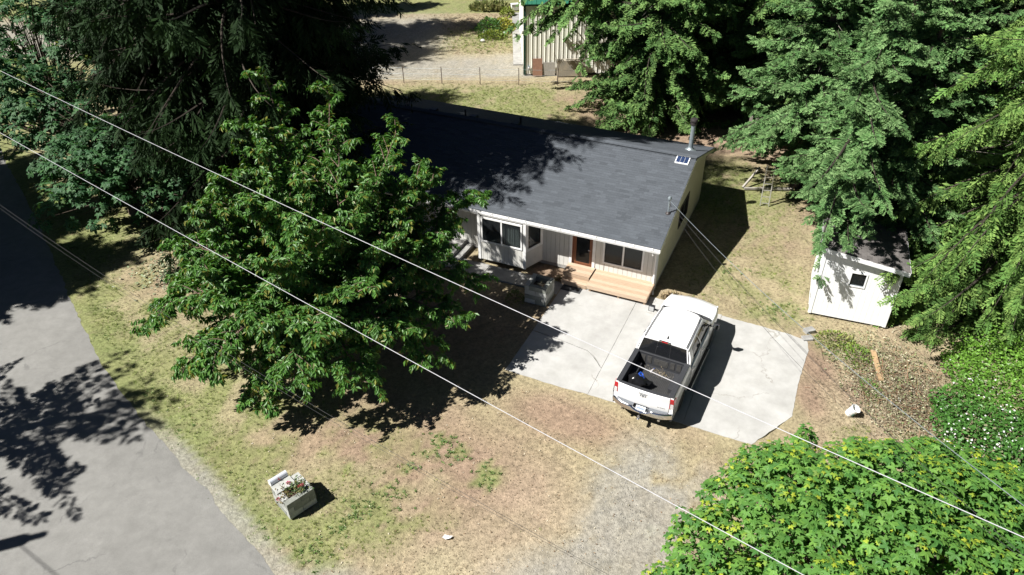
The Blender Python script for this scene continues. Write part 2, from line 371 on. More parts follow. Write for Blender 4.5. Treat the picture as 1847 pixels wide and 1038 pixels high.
TAN = np.array([.285, .240, .150]); STRAW = np.array([.345, .280, .200]); BROWN = np.array([.245, .178, .132])
GREEN = np.array([.115, .165, .045]); LIME = np.array([.195, .208, .082]); GRAVEL = np.array([.255, .250, .230])
DUST = np.array([.265, .245, .20]); SOIL = np.array([.10, .068, .045])
def ground_masks(x, y):
    n1 = fbm(x, y, .35, 3); n2 = fbm(x, y, 1.1, 11); n3 = fbm(x, y, 3.0, 21)
    dr = dist_poly(x, y, ROAD_EDGE); hu, hv = to_h(x, y)
    g = np.zeros_like(x); b = np.zeros_like(x); r = np.zeros_like(x); st = np.zeros_like(x)
    # green: verge by the road, under the cherry, right yard, back strip, far lots
    g += 1.05 * sstep(2.6, .3, dr) * (y > 12.6) * sstep(.2, .55, n2 + .25 * sstep(2.0, .4, dr)) + .6 * sstep(6.5, 2.5, dr) * (y > 13) * sstep(.42, .6, n2)
    g += 1.4 * sstep(.95, .35, np.abs(dr - .55)) * (y > 15.5) * (y < 24) * sstep(.3, .5, n1 + .1) + 1.2 * sstep(.5, .2, np.abs(dr - 1.05)) * (y < 15.6) * (y > 12) * sstep(.35, .55, n2)
    for wx, wy, wr in ((-4.3, 13.9, .8), (-3.6, 14.4, .6), (-4.9, 13.2, .6), (-2.5, 16.3, .8), (-1.9, 16.0, .6), (-.9, 15.0, .6), (-3.2, 15.3, .4), (-5.6, 12.3, .9), (-4.9, 15.4, .5), (3.9, 12.9, .3)): g += 2.2 * blob(x, y, wx, wy, wr) * sstep(.4, .62, n3)
    g += 1.5 * blob(x, y, -20.5, 29.5, 5.5, 4.5) + .9 * blob(x, y, -16, 22, 4, 5) * sstep(.35, .6, n2)
    g += .75 * blob(x, y, -10, 18, 5, 4) * sstep(.4, .65, n2) + .8 * blob(x, y, -5, 16.8, 3.2, 1.6) * sstep(.42, .6, n2)
    g += 1.3 * blob(x, y, -4.2, 13.3, 1.8, 1.3) * sstep(.45, .6, n2) + .9 * blob(x, y, -5.5, 12.2, 1.6, 1.2) * sstep(.4, .6, n3)
    g += .8 * blob(x, y, -1.0, 15.2, 1.2, 1.0) * sstep(.45, .62, n3)
    g += 2.0 * blob(x, y, 11.3, 33.5, 4.4, 4.2) * sstep(.2, .45, n2) + 1.1 * blob(x, y, 9.8, 25.6, 3.2, 4.0, .5) * sstep(.36, .55, n2) + .9 * blob(x, y, 11.2, 29.5, 3, 3) * sstep(.4, .6, n3)
    g += 1.1 * blob(x, y, 10.2, 22.9, 1.8, 1.1) * sstep(.35, .6, n3) + 1.2 * blob(x, y, 12.4, 20.9, 1.6, 1.1) * sstep(.4, .6, n3)
    g += .9 * blob(x, y, 11.4, 16.2, 1.5, 1.2) * sstep(.45, .6, n3)
    back = sstep(41.5, 43, y + .18 * x) * sstep(49.3, 47.2, y); g += 1.15 * back * sstep(-12, -6, x) * sstep(6.5, 1, x) * sstep(.2, .5, n2)
    g += .7 * sstep(53, 57, y) * sstep(66, 60, y) * blob(x, y, -2, 58.5, 7, 5) + 1.0 * (y > 66) + 1.2 * blob(x, y, -34, 50, 10)
    g += .9 * blob(x, y, 22, 62, 12)
    # brown mulch / bare earth
    b += 1.7 * blob(x, y, -3.4, 15.8, 6.0, 3.2, -.35) * sstep(.26, .46, n1 + .08) + .9 * blob(x, y, -8.8, 15.6, 2.6, 2.0) * sstep(.4, .6, n1)
    b += 1.7 * blob(x, y, 1.7, 17.4, 3.0, 1.3, -.42) + .9 * blob(x, y, 10.6, 28.2, 3.6, 2.8) * sstep(.3, .55, n2)
    b += 1.1 * blob(x, y, -14.5, 26.3, 3.0, 2.2) + 1.5 * blob(x, y, 4.5, 44.5, 3.6, 3.2) + 2.0 * blob(x, y, 12, 41, 9, 6) + 1.2 * blob(x, y, 16, 33, 6, 5)
    b += 2.0 * blob(x, y, 10.9, 20.0, .9, 1.6) + 1.6 * blob(x, y, 10.1, 18.2, .7, 1.4) + 1.2 * blob(x, y, 12.3, 18.6, 1.6, 1.8) * sstep(.4, .6, n2)
    b += 2.2 * blob(x, y, -3.5, 22.5, 6.5, 4.0) * .55 + 2 * blob(x, y, -15, 36, 9, 7)
    b += 1.4 * ((hu > -5.2) & (hu < -3.7) & (hv > -1.05) & (hv < 0.1)) + .8 * blob(x, y, 6.6, 24.0, .9)
    # grey gravel drive and the lot behind
    r += 2.2 * blob(x, y, 3.3, 13.2, 1.9, 4.4, -.30) * sstep(.25, .5, n2 + .12) + 2.2 * blob(x, y, 1.8, 10.9, 3.4, 2.1) * sstep(.3, .52, n1 + .1) + 1.0 * blob(x, y, 5.0, 14.6, 1.6, 1.6) * sstep(.45, .6, n2)
    r += 1.3 * sstep(49.3, 51, y) * sstep(57.5, 53.5, y + n1 * 2) * sstep(-26, -20, x) * sstep(4, 1.3, x) * (.6 + .6 * n2)
    r += 1.2 * sstep(54, 57, y) * sstep(68, 62, y) * sstep(-3, -8, x)
    sh = .8 * sstep(.50 + .3 * n2, .30, dr) * sstep(19, 15.5, y) * (.55 + .6 * n1) + 1.3 * blob(x, y, -5.0, 11.0, 1.7, 1.2)
    r += 1.5 * sh
    # straw
    st += 1.3 * blob(x, y, .2, 13.6, 3.6, 2.8) + .9 * blob(x, y, -2, 11.5, 3.4, 2) + .8 * blob(x, y, -13, 21, 3, 3) * n2 * 2 + .9 * blob(x, y, 12.5, 17.8, 3, 3) + 1.2 * blob(x, y, -2, 62, 5, 4)
    return [np.clip(a, 0, 1) for a in (g, b, r, st)] + [n1, n2, n3]
def ground_color(x, y):
    g, b, r, st, n1, n2, n3 = ground_masks(x, y)
    n4 = fbm(x, y, 6.0, 31)
    ex = lambda a: a[..., None]
    c = TAN * (1 - ex(st)) + STRAW * ex(st)
    olive = sstep(5.5, 1.5, dist_poly(x, y, ROAD_EDGE)) * .55 + .35 * sstep(.45, .65, n1)
    c = c * (1 - ex(olive) * .5) + np.array([.245, .235, .130]) * ex(olive) * .5
    c = c * (1 - ex(b) * .85) + BROWN * np.array([1.0, .965, .95]) * ex(b) * .85
    c = c * (1 - ex(sstep(.5, .72, n2)) * .35) + BROWN * 1.15 * ex(sstep(.5, .72, n2)) * .35
    gg = .86 * np.clip(g * .85 * sstep(.22, .62, n3 * .6 + n4 * .4 + .12), 0, 1)
    gc = GREEN * (1 - ex(n2)) + LIME * ex(n2)
    c = c * (1 - ex(gg)) + gc * ex(gg)
    rr = .85 * np.clip(r * sstep(.15, .5, n3 * .5 + n4 * .5 + .1), 0, 1)
    c = c * (1 - ex(rr)) + (GRAVEL * ex(n3) + DUST * (1 - ex(n3))) * ex(rr)
    return c * (.78 + .44 * ex(n4))

def make_ground():
    fx = np.arange(-30, 24, .23); fy = np.arange(7.5, 52, .25)
    xs = np.concatenate([[-700, -300, -140, -80], np.arange(-60, -30, 1.0), fx, np.arange(24, 60, 1.0), [80, 140, 300, 700]])
    ys = np.concatenate([[-300, -100, -40, -15, 0, 4], fy, np.arange(52, 76, .5), np.arange(76, 110, 2), [130, 180, 300, 900]])
    X, Y = np.meshgrid(xs, ys)
    Z = -.035 - .05 * fbm(X, Y, .8, 5) + .012 * (fbm(X, Y, 4, 9) - .5)
    er = sstep(.7, .25, dist_poly(X, Y, ROAD_EDGE)); Z = Z * (1 - er) - .017 * er
    hu, hv = to_h(X, Y); do = np.maximum(np.maximum(-3.5 - hu, hu - 6.15), np.maximum(-6.95 - hv, hv + .7)); es = sstep(.55, .12, do) * (do > -.35); Z = Z * (1 - es) + (.006 + .014 * (fbm(X, Y, 2.5, 15) - .3)) * es
    V = np.stack([X, Y, Z], -1).reshape(-1, 3); C = ground_color(X, Y).reshape(-1, 3)
    ny, nx = X.shape; i = np.arange(ny - 1)[:, None] * nx + np.arange(nx - 1)[None]
    F = np.stack([i, i + 1, i + 1 + nx, i + nx], -1).reshape(-1, 4)
    o = np_obj('ground', V, F, C, M['ground'], smooth=True); tag(o, kind='structure')
make_ground()

def make_road():
    e = [Vector((x, y, 0)) for x, y in ROAD_EDGE]
    # resample with a slightly ragged near edge
    pts = []
    for a, b in zip(e[:-1], e[1:]):
        n = max(1, int((b - a).length / .14))
        for i in range(n): pts.append(a.lerp(b, i / n))
    L = []
    for i, p in enumerate(pts):
        d = (pts[min(i + 3, len(pts) - 1)] - pts[max(i - 3, 0)]).normalized(); nn = Vector((d.y, -d.x, 0))  # to the left/down side
        j = (float(vnoise(p.x, p.y, .9, 77)) - .5) * .12 + (float(vnoise(p.x, p.y, 4, 78)) - .5) * .10
        L.append((p + nn * j, nn))
    s = MB(); n = len(L); vs = []
    for p, nn in L:
        for k, off in enumerate((0, .5, 3.2, 6.4)): q = p + nn * off; vs.append((q.x, q.y, (-.012, .012, .045, .0)[k]))
    fs = [(i * 4 + k, i * 4 + k + 1, i * 4 + 5 + k, i * 4 + 4 + k) for i in range(n - 1) for k in range(3)]
    s.add(vs, fs); o = s.build('road', M['asphalt'], smooth=True); tag(o, kind='structure')
make_road()

def jitter_poly(poly, step=.25, amp=.03, keep=()):
    out = []
    for i, (a, b) in enumerate(zip(poly, poly[1:] + poly[:1])):
        n = max(1, int(math.hypot(b[0] - a[0], b[1] - a[1]) / step))
        for k in range(n):
            t = k / n; j = amp if i not in keep else .004
            out.append((a[0] + (b[0] - a[0]) * t + random.uniform(-j, j), a[1] + (b[1] - a[1]) * t + random.uniform(-j, j)))
    return out
def make_drive():
    d = empty('driveway', (HO[0], HO[1], 0), HY); tag(d, kind='structure')
    A = [(-3.5, -1.13), (-3.5, -4.45), (-2.75, -4.52), (-2.0, -4.62), (-1.2, -4.75), (-.85, -4.95), (-.413, -5.45), (-.413, -.78), (-2.5, -.78), (-2.5, -1.13)]
    B = [(-3.5, -4.48), (-3.52, -6.93), (-1.5, -6.98), (-.413, -6.93), (-.413, -5.50), (-.88, -4.99), (-1.22, -4.79), (-2.0, -4.66), (-2.75, -4.56)]
    Cc = [(-.40, -.55), (-.40, -6.93), (2.893, -6.98), (2.893, -.62)]
    D = [(2.905, -.66), (2.905, -6.98), (5.1, -7.0), (6.12, -5.2), (6.10, -3.4), (6.22, -1.5), (6.12, -.98), (5.5, -.80)]
    for P, kp in ((A, (0, 6, 7, 8)), (B, (0, 3)), (Cc, (0, 2)), (D, (0,))):
        MB().prism(jitter_poly(P, .16, .014, kp), -.09, .022).build('concrete_slab', M['concrete'], d)
    p = empty('path', (HO[0], HO[1], 0), HY); tag(p, kind='structure')
    for u0, u1 in ((-8.4, -6.95), (-6.93, -5.45), (-5.43, -3.53)):
        MB().prism(jitter_poly([(u0, -1.93), (u1, -1.93), (u1, -1.06), (u0, -1.06)], .3, .012), -.09, .018).build('concrete_slab', M['concrete2'], p)
make_drive()
for (x0, x1, y0, y1) in ((.30, .985, 52.5, 66),):
    o = MB().prism([(x0, y0), (x1, y0), (x1, y1), (x0, y1)], -.1, .03).build('pavement', M['concrete2']); tag(o, kind='structure')

# ================================================================== HOUSE
EZ, OF, OS, RV, RZ, BV, BZ, LH = 2.5, .86, .24, 4.3, 4.05, 8.8, 2.62, 17.0
def make_house():
    H = empty('house', (HO[0], HO[1], 0), HY, 'long single-storey grey-white house with dark shingle gable roof', 'house')
    kf = (RZ - EZ) / (RV + OF); kb = (RZ - BZ) / (BV - RV)
    zf = lambda v: EZ + kf * (v + OF)
    zb = lambda v: RZ - kb * (v - RV)
    zr = lambda v: zf(v) if v < RV else zb(v)
    WD = 8.25
    # --- walls
    def rects(u0, u1, z0, z1, ops):
        us = sorted({u0, u1, *[q for o in ops for q in (o[0], o[1]) if u0 < q < u1]}); out = []
        for a, b in zip(us[:-1], us[1:]):
            zz = z0
            for o in sorted([o for o in ops if o[0] < (a + b) / 2 < o[1]], key=lambda o: o[2]):
                if o[2] > zz: out.append((a, b, zz, o[2]))
                zz = max(zz, o[3])
            if zz < z1: out.append((a, b, zz, z1))
        return out
    front_ops = [(-3.62, -2.72, .19, 2.22), (-2.2, -.62, .80, 2.02), (-10.08, -9.12, .22, 2.25), (-13.6, -12.2, .9, 2.1)]
    w = MB()
    for a, b, z0, z1 in rects(-17.0, -.16, .0, zf(.16) - .12, front_ops): w.box(a, b, .02, .14, z0, z1)
    w.box(-17.0, -16.86, .14, WD, 0, zf(.3) - .12); w.box(-16.86, -.16, WD - .12, WD, 0, zb(WD) - .10)
    gop = (3.5, 5.05, 1.05, 1.98)
    # gable core built in strips
    v = .02
    cuts = [.02, 1.2, 2.4, 3.5, 4.3, 5.05, 6.3, 7.4, WD]
    for a, b in zip(cuts[:-1], cuts[1:]):
        seg = [(0, 1.05), (1.98, None)] if 3.4 < (a + b) / 2 < 5.1 else [(0, None)]
        for z0, z1 in seg:
            ta, tb = (zr(a) - .1, zr(b) - .1) if z1 is None else (z1, z1)
            w.hexa([(-.16, a, z0), (-.02, a, z0), (-.02, b, z0), (-.16, b, z0), (-.16, a, ta), (-.02, a, ta), (-.02, b, tb), (-.16, b, tb)])
    w.build('wall', M['core'], H)
    # room floor, ceiling and partition; near-black colour stands in for the indoor shade
    MB().box(-16.9, -.2, .2, WD - .2, .12, .18).box(-16.9, -.2, .2, WD - .2, 2.36, 2.40).box(-16.9, -.2, 3.6, 3.7, .18, 2.36).build('room', M['dark'], H)
    # siding boards, front (u direction), split by openings; bay covers part
    sops = front_ops
    bw = .20
    us = np.arange(-16.98, -.12, bw)
    for u in us:
        if -7.5 < u < -5.35: continue
        a, b = u + .006, min(u + bw - .006, -.13)
        lo = .16
        for r in rects(a, b, lo, 2.62, [(max(o[0] - .005, a), min(o[1] + .005, b), o[2], o[3]) for o in sops if o[0] < b and o[1] > a]):
            if r[1] - r[0] < .02: continue
            MB().box(r[0], r[1], -.001, .018, r[2], r[3]).build('siding_board', M['siding'], H, recalc=False)
    MB().box(-16.99, -.12, .004, .0185, .0, .15).build('foundation', M['concrete2'], H)
    # gable boards
    for k, v0 in enumerate(np.arange(.02, WD, bw)):
        a, b = v0 + .005, min(v0 + bw - .005, WD)
        for z0, z1 in ([(.14, 1.05), (1.98, None)] if a < 5.05 and b > 3.5 else [(.14, None)]):
            ta, tb = (zr(a) - .13, zr(b) - .13) if z1 is None else (z1, z1)
            MB().hexa([(-.018, a, z0), (.001, a, z0), (.001, b, z0), (-.018, b, z0), (-.018, a, ta), (.001, a, ta), (.001, b, tb), (-.018, b, tb)]).build('siding_board', M['gable'], H, recalc=False)
    MB().box(-.0185, -.002, .02, WD, 0, .13).build('foundation', M['concrete2'], H)
    MB().box(-.118, .022, -.022, .018, .02, zf(0) - .16).box(-.018, .0225, .018, .10, .02, zf(.1) - .16).build('corner_trim', M['trim'], H)
    # --- roof deck, soffit, fascia
    t = .11
    u0, u1 = -LH - .25, OS
    d = MB()
    prof = [(-OF, EZ - .012), (RV, RZ - .012), (BV, BZ - .012), (BV, BZ - t), (RV, RZ - t - .02), (-OF, EZ - t)]
    d.extr([(u0, a, b) for a, b in prof], (u1 - u0, 0, 0)); d.build('roof', M['darkcap'], H)
    for uu in (u1 + .003, u0 - .023):
        MB().extr([(uu, a, b) for a, b in [(-OF, EZ - .02), (RV, RZ - .02), (BV, BZ - .02), (BV, BZ - .17), (RV, RZ - .18), (-OF, EZ - .17)]], (.02, 0, 0)).build('rake_board', M['gable'] if uu > 0 else M['trim'], H)
    MB().box(u0, u1, BV + .002, BV + .022, BZ - .15, BZ + .004).build('fascia', M['trim'], H)
    MB().box(u0, u1, -OF - .022, -OF - .002, EZ - .16, EZ - .02).build('fascia', M['trim'], H)
    MB().box(u0 + .01, u1 - .01, -OF + .01, -.01, EZ - t - .06, EZ - t - .045).build('soffit', M['trim'], H)
    # --- gutter with brackets, downspout
    g = MB(); gz = EZ - .02
    ga = [(-OF - .024, gz - .11), (-OF - .024, gz - .005), (-OF - .030, gz - .005), (-OF - .030, gz - .10), (-OF - .125, gz - .10), (-OF - .15, gz - .015), (-OF - .163, gz - .015), (-OF - .14, gz - .11)]
    g.extr([(u0, a, b) for a, b in ga], (u1 - u0, 0, 0))
    gut = g.build('gutter', M['trim'], H)
    for u in np.arange(-16.8, .1, .76):
        MB().box(u, u + .035, -OF - .17, -OF + .03, gz - .012, gz + .016).build('gutter_bracket', M['trim'], gut, recalc=False)
    MB().tube([(-.03, -OF - .09, gz - .1), (-.03, -OF - .02, gz - .28), (-.04, -.10, gz - .5), (-.04, -.075, gz - .7), (-.04, -.075, .22), (-.02, -.14, .12), (.06, -.42, .06)], .042, 8).build('downspout', M['trim'], H, smooth=True)
    # --- shingles
    sl = math.hypot(1, kf); expo = .138
    cols = [np.array([.077, .086, .098]) * f for f in (.84, .94, 1.0, 1.06, 1.14)]
    def shingle_pts(ua, ub, va, slope_k, z_of, sgn):
        # wedge on the slope: lower (eave) edge lifted, upper edge tucked under the next course
        dv = .185 / sl * sgn; lo, up = va, va + dv
        nz = 1 / sl; nv = -slope_k / sl * sgn
        th = .012; e = .002
        P = []
        for hgt_lo, hgt_up in ((e, e - .006), (th + e, e + .004)):
            for (uu, vv, hh) in ((ua, lo, hgt_lo), (ub, lo, hgt_lo), (ub, up, hgt_up), (ua, up, hgt_up)):
                P.append((uu, vv + nv * hh, z_of(vv) + nz * hh))
        return P
    FACES = np.array([(0, 3, 2, 1), (4, 5, 6, 7), (0, 1, 5, 4), (1, 2, 6, 5), (2, 3, 7, 6), (3, 0, 4, 7)])
    meshes = {}
    sv = []; sc_ = []; count = 0
    nrow = int((RV + OF) * sl / expo) + 1
    for r in range(nrow):
        va = -OF - .015 + r * expo / sl
        if va > RV - .02: break
        u = u1 + .004; first = True
        while u > u0:
            wv = random.choice((.30, .36, .42)) if not first else (.36, .19, .28, .11)[r % 4]; first = False; ua = max(u - wv + .0004, u0); ub = u
            ci = random.choices(range(5), (1, 3, 4, 3, 1.2))[0]
            near = r < 9 and u > -8.2 and count < 300 and u < u1 - .3
            if near:
                key = (round(ub - ua, 3), ci)
                if key not in meshes:
                    P = np.array(shingle_pts(-(ub - ua), 0, 0, kf, lambda v: kf * v, 1))
                    meshes[key] = np_mesh('shingle', P, FACES, np.tile(cols[ci], (8, 1)), M['shingle'])
                o = link(bpy.data.objects.new('shingle', meshes[key]), H); o.location = (ub, va, zf(va)); count += 1
            else:
                sv.append(shingle_pts(ua, ub, va, kf, zf, 1)); sc_.append(cols[ci])
            u -= wv
    nrow = int((BV - RV) * math.hypot(1, kb) / expo) + 1
    for r in range(nrow):
        va = BV + .012 - r * expo / math.hypot(1, kb)
        if va < RV + .02: break
        u = u1 + .004; first = True
        while u > u0:
            wv = random.choice((.30, .36, .42)) if not first else (.36, .19, .28, .11)[r % 4]; first = False; ua = max(u - wv + .0004, u0)
            ci = random.choices(range(5), (1, 3, 4, 3, 1.2))[0]
            sv.append(shingle_pts(ua, u, va, kb, zb, -1)); sc_.append(cols[ci]); u -= wv
    P = np.array(sv).reshape(-1, 3); F = (FACES[None] + (np.arange(len(sv)) * 8)[:, None, None]).reshape(-1, 4)
    o = np_obj('shingle_field', P, F, np.repeat(np.array(sc_), 8, 0), M['shingle'], H); o['kind'] = 'stuff'
    # ridge caps
    capm = []
    for ci in range(5):
        s = MB(); a = .14
        s.hexa([(-.30, -a, -a * kf), (0, -a, -a * kf), (0, 0, 0), (-.30, 0, 0), (-.30, -a, -a * kf + .012), (0, -a, -a * kf + .022), (0, 0, .026), (-.30, 0, .014)])
        s.hexa([(-.30, 0, 0), (0, 0, 0), (0, a, -a * kb), (-.30, a, -a * kb), (-.30, 0, .014), (0, 0, .026), (0, a, -a * kb + .022), (-.30, a, -a * kb + .012)])
        capm.append(np_mesh('ridge_shingle', np.array(s.v), np.array(s.f), np.tile(cols[ci] * .95, (len(s.v), 1)), M['shingle']))
    for k, u in enumerate(np.arange(u1, u0 + .3, -.215)):
        o = link(bpy.data.objects.new('ridge_shingle', capm[random.choice((1, 2, 2, 3))]), H)
        o.location = (u, RV, RZ + .012); o.rotation_euler = (0, 0, 0)
    # --- things on the roof
    def on(v): return zr(v)
    for u, v in ((-10.7, 5.1), (-8.5, 5.1), (-12.9, 5.1), (-5.2, 5.1)):
        if u == -5.2: continue
        z = on(v); MB().box(u - .18, u + .18, v - .15, v + .15, z - .03, z + .10).box(u - .22, u + .22, v - .2, v + .2, z - .02, z + .015).build('roof_vent', M['darkcap'], H, bevel=.01)
    for u, v in ((-10.95, 4.75), (-8.4, 5.5)):
        z = on(v); MB().tube([(u, v, z - .05), (u, v, z + .38)], .045, 10).build('vent_pipe', M['darkcap'], H, smooth=True)
    cu, cv = -.47, 6.5; z = on(cv)
    ch = MB().lathe([(.10, -.05), (.10, 1.28)], 20, (cu, cv, z)).build('chimney_pipe', M['galv'], H, smooth=True)
    MB().lathe([(.26, -.04), (.26, .0), (.20, .05), (.125, .10), (.104, .16)], 20, (cu, cv, z)).build('flashing', M['galv'], ch, smooth=True)
    MB().lathe([(.11, 1.20), (.15, 1.24), (.15, 1.34), (.12, 1.35), (.12, 1.38), (.17, 1.39), (.17, 1.46), (.15, 1.50), (.05, 1.52)], 20, (cu, cv, z)).build('chimney_cap', M['darkcap'], ch, smooth=True)
    MB().lathe([(.106, .55), (.106, .58)], 20, (cu, cv, z)).build('pipe_band', M['galv'], ch, smooth=True)
    # solar vent panel
    sf = MB(); ua, ub, va, vb = -.57, .0, 3.78, 4.22
    off = .06
    sq = lambda a, b, c, e, h0, h1: [(a, c, zf(c) + h0), (b, c, zf(c) + h0), (b, e, zf(e) + h0), (a, e, zf(e) + h0), (a, c, zf(c) + h1), (b, c, zf(c) + h1), (b, e, zf(e) + h1), (a, e, zf(e) + h1)]
    sp = MB().hexa(sq(ua, ub, va, vb, .02, .06)).build('solar_panel', M['trim'], H)
    for k in range(3):
        a = ua + .035 + k * (.50 / 3); MB().hexa(sq(a + .004, a + .16, va + .035, vb - .035, .058, .066)).build('solar_cell', M['solar'], sp)
    # service mast
    mz = zf(1.0)
    ms = MB().tube([(-.02, 1.0, mz - .02), (-.02, 1.0, mz + .62)], .032, 10).build('service_mast', M['galv'], H, smooth=True)
    MB().lathe([(.05, 0), (.075, .04), (.08, .10), (.05, .16), (.01, .17)], 12, (-.02, .98, mz + .60)).build('weatherhead', M['galv'], ms, smooth=True)
    MB().lathe([(.12, -.05), (.10, .03), (.04, .08)], 12, (-.02, 1.0, mz)).build('flashing', M['darkcap'], ms, smooth=True)
    MB().tube([(-.02, .96, mz + .68), (.06, .82, mz + .52), (.1, .85, mz + .40), (.03, .9, mz + .33)], .012, 6).build('drip_loop', M['wiredark'], ms)
    # --- windows and doors
    def window(u0, u1, z0, z1, v, split=True, curtain=False, dark=False, side=None, name='window'):
        # frame proud of the boards; panes recessed; v is the wall face
        f = .075; fr = MB(); y0, y1 = v - .035, v + .06
        for a, b, c, e in ((u0 - f, u1 + f, z1, z1 + f), (u0 - f, u1 + f, z0 - f, z0), (u0 - f, u0, z0, z1), (u1, u1 + f, z0, z1)): fr.box(a, b, y0, y1, c, e)
        um = (u0 + u1) / 2
        if split: fr.box(um - .035, um + .035, y0 + .01, y1, z0, z1)
        fm = M['trim']
        w = fr.build(name, fm, H, bevel=.006)
        for a, b in ([(u0, um - .035), (um + .035, u1)] if split else [(u0, u1)]):
            s = MB()
            for p in ((a, a + .025, z0, z1), (b - .025, b, z0, z1), (a + .025, b - .025, z0, z0 + .025), (a + .025, b - .025, z1 - .025, z1)): s.box(p[0], p[1], y0 + .025, y0 + .05, p[2], p[3])
            s.build('sash', M['blackp'] if dark else M['trim'], w, recalc=False)
            MB().box(a + .025, b - .025, y0 + .034, y0 + .040, z0 + .025, z1 - .025).build('pane', M['glass'], w, recalc=False)
        return w
    window(-2.2, -.62, .80, 2.02, 0, dark=True)
    window(-13.6, -12.2, .9, 2.1, 0)
    # right-hand blind of the front window (dull mauve screen)
    MB().box(-1.35, -.62, .10, .11, .80, 2.02).build('window_blind', mat('mauve_blind', (.30, .25, .24), (.24, .20, .19), rough=.8), H)
    # gable window
    gf = MB()
    for a, b, c, e in ((3.44, 5.11, 1.98, 2.05), (3.44, 5.11, .98, 1.05), (3.44, 3.5, 1.05, 1.98), (5.05, 5.11, 1.05, 1.98)): gf.box(-.05, .03, a, b, c, e)
    gw = gf.build('window', M['darkcap'], H)
    for a, b in ((3.5, 4.25), (4.30, 5.05)): MB().box(-.03, -.022, a, b, 1.05, 1.98).build('pane', M['glass'], gw)
    MB().box(-.03, .01, 4.25, 4.30, 1.05, 1.98).build('mullion', M['darkcap'], gw)
    # front door: stained wood with a big glass light
    df = MB()
    for a, b, c, e in ((-3.74, -3.62, .10, 2.30), (-2.72, -2.60, .10, 2.30), (-3.62, -2.72, 2.22, 2.30)): df.box(a, b, -.03, .05, c, e)
    df.box(-3.66, -2.68, -.05, .05, .12, .19)
    dr = empty('front_door', (0, 0, 0)); dr.parent = H
    df.build('door_casing', M['trim'], dr, bevel=.006)
    lf = MB()
    for a, b, c, e in ((-3.60, -3.46, .20, 2.2), (-2.87, -2.74, .20, 2.2), (-3.46, -2.87, .20, .46), (-3.46, -2.87, 2.06, 2.2)): lf.box(a, b, .055, .10, c, e)
    lf.build('door_leaf', M['redwood'], dr, bevel=.006)
    MB().box(-3.46, -2.87, .07, .078, .46, 2.06).build('pane', M['glass'], dr)
    MB().box(-3.62, -3.60, .0, .054, .2, 2.2).box(-2.74, -2.72, .0, .054, .2, 2.2).build('door_jamb', M['redwood'], dr)
    MB().tube([(-2.82, .05, 1.15), (-2.82, .0, 1.17), (-2.92, -.005, 1.17)], .014, 8).build('door_handle', M['chrome'], dr, smooth=True)
    # second door, white six panel, by the old stoop
    d2 = empty('side_door', (0, 0, 0)); d2.parent = H; d2['label'] = 'white six-panel door behind the cherry tree'
    s = MB()
    for a, b, c, e in ((-10.2, -10.08, .15, 2.33), (-9.12, -9.0, .15, 2.33), (-10.08, -9.12, 2.25, 2.33)): s.box(a, b, -.03, .05, c, e)
    s.build('door_casing', M['trim'], d2)
    MB().box(-10.08, -9.12, .055, .10, .22, 2.25).build('door_leaf', M['trim'], d2)
    for a in (-10.0, -9.56):
        for c, e in ((.36, .86), (.96, 1.56), (1.66, 2.12)): MB().box(a, a + .36, .040, .056, c, e).build('door_panel', M['trim'], d2, bevel=.012)
    MB().lathe([(.012, 0), (.012, -.04), (.032, -.05), (.032, -.075), (.01, -.085)], 12, (-9.2, .055, 1.15), 'y').build('door_knob', M['chrome'], d2, smooth=True)
    # --- bay window
    B = empty('bay_window', (0, 0, 0)); B.parent = H
    bu0, bu1, bv = -7.52, -5.33, -.97; back = -4.95
    z0b, ztop = .20, EZ - .13
    w0, w1, wz0, wz1 = -7.30, -5.55, 1.16, 2.22
    core = MB()
    for a, b, c, e in ((bu0, bu1, z0b, wz0 - .06), (bu0, w0 - .07, wz0 - .06, ztop), (w1 + .07, bu1, wz0 - .06, ztop), (w0 - .07, w1 + .07, wz1 + .06, ztop)): core.box(a, b, bv + .02, bv + .10, c, e)
    core.box(bu0, bu0 + .08, bv + .1, .0, z0b, ztop)
    core.build('bay_wall', M['core'], B)
    for u in np.arange(bu0, bu1 - .01, .2):
        a, b = u + .006, min(u + .194, bu1 - .006)
        MB().box(a, b, bv, bv + .018, z0b - .01, wz0 - .08).build('siding_board', M['siding'], B, recalc=False)
    for a in (bu0 - .02, bu1 - .10): MB().box(a, a + .12, bv - .025, bv - .002, z0b - .02, ztop).build('corner_trim', M['trim'], B)
    window(w0, w1, wz0, wz1, bv, dark=True, name='window').parent = B
    # angled side of the bay, facing the porch
    P0, P1 = Vector((bu1, bv + .02, 0)), Vector((back, -.02, 0)); dd = (P1 - P0); ln = dd.length; dd.normalize(); nn = Vector((dd.y, -dd.x, 0))
    def side(a, b, c, e, t0, t1, name, m, par, bevel=0):
        q = [P0 + dd * a + nn * t0, P0 + dd * b + nn * t0, P0 + dd * b + nn * t1, P0 + dd * a + nn * t1]
        return MB().hexa([(p.x, p.y, c) for p in q] + [(p.x, p.y, e) for p in q]).build(name, m, par, bevel=bevel)
    k = 0
    for a in (0.02, .22, .42, .62, .82):
        b = min(a + .19, ln); side(a, b, z0b, 1.0, -.01, .008, 'siding_board', M['siding'], B)
    side(0, ln, z0b, 1.0, -.10, -.012, 'bay_wall', M['core'], B)
    sw = side(.14, ln - .14, 1.06, 1.12, -.08, .03, 'window', M['trim'], B)
    for a, b, c, e in ((.0, .14, 1.0, ztop), (ln - .14, ln, 1.0, ztop), (.14, ln - .14, 1.0, 1.06), (.14, ln - .14, 2.24, ztop)): side(a, b, c, e, -.08, .016, 'window_casing', M['trim'], sw)
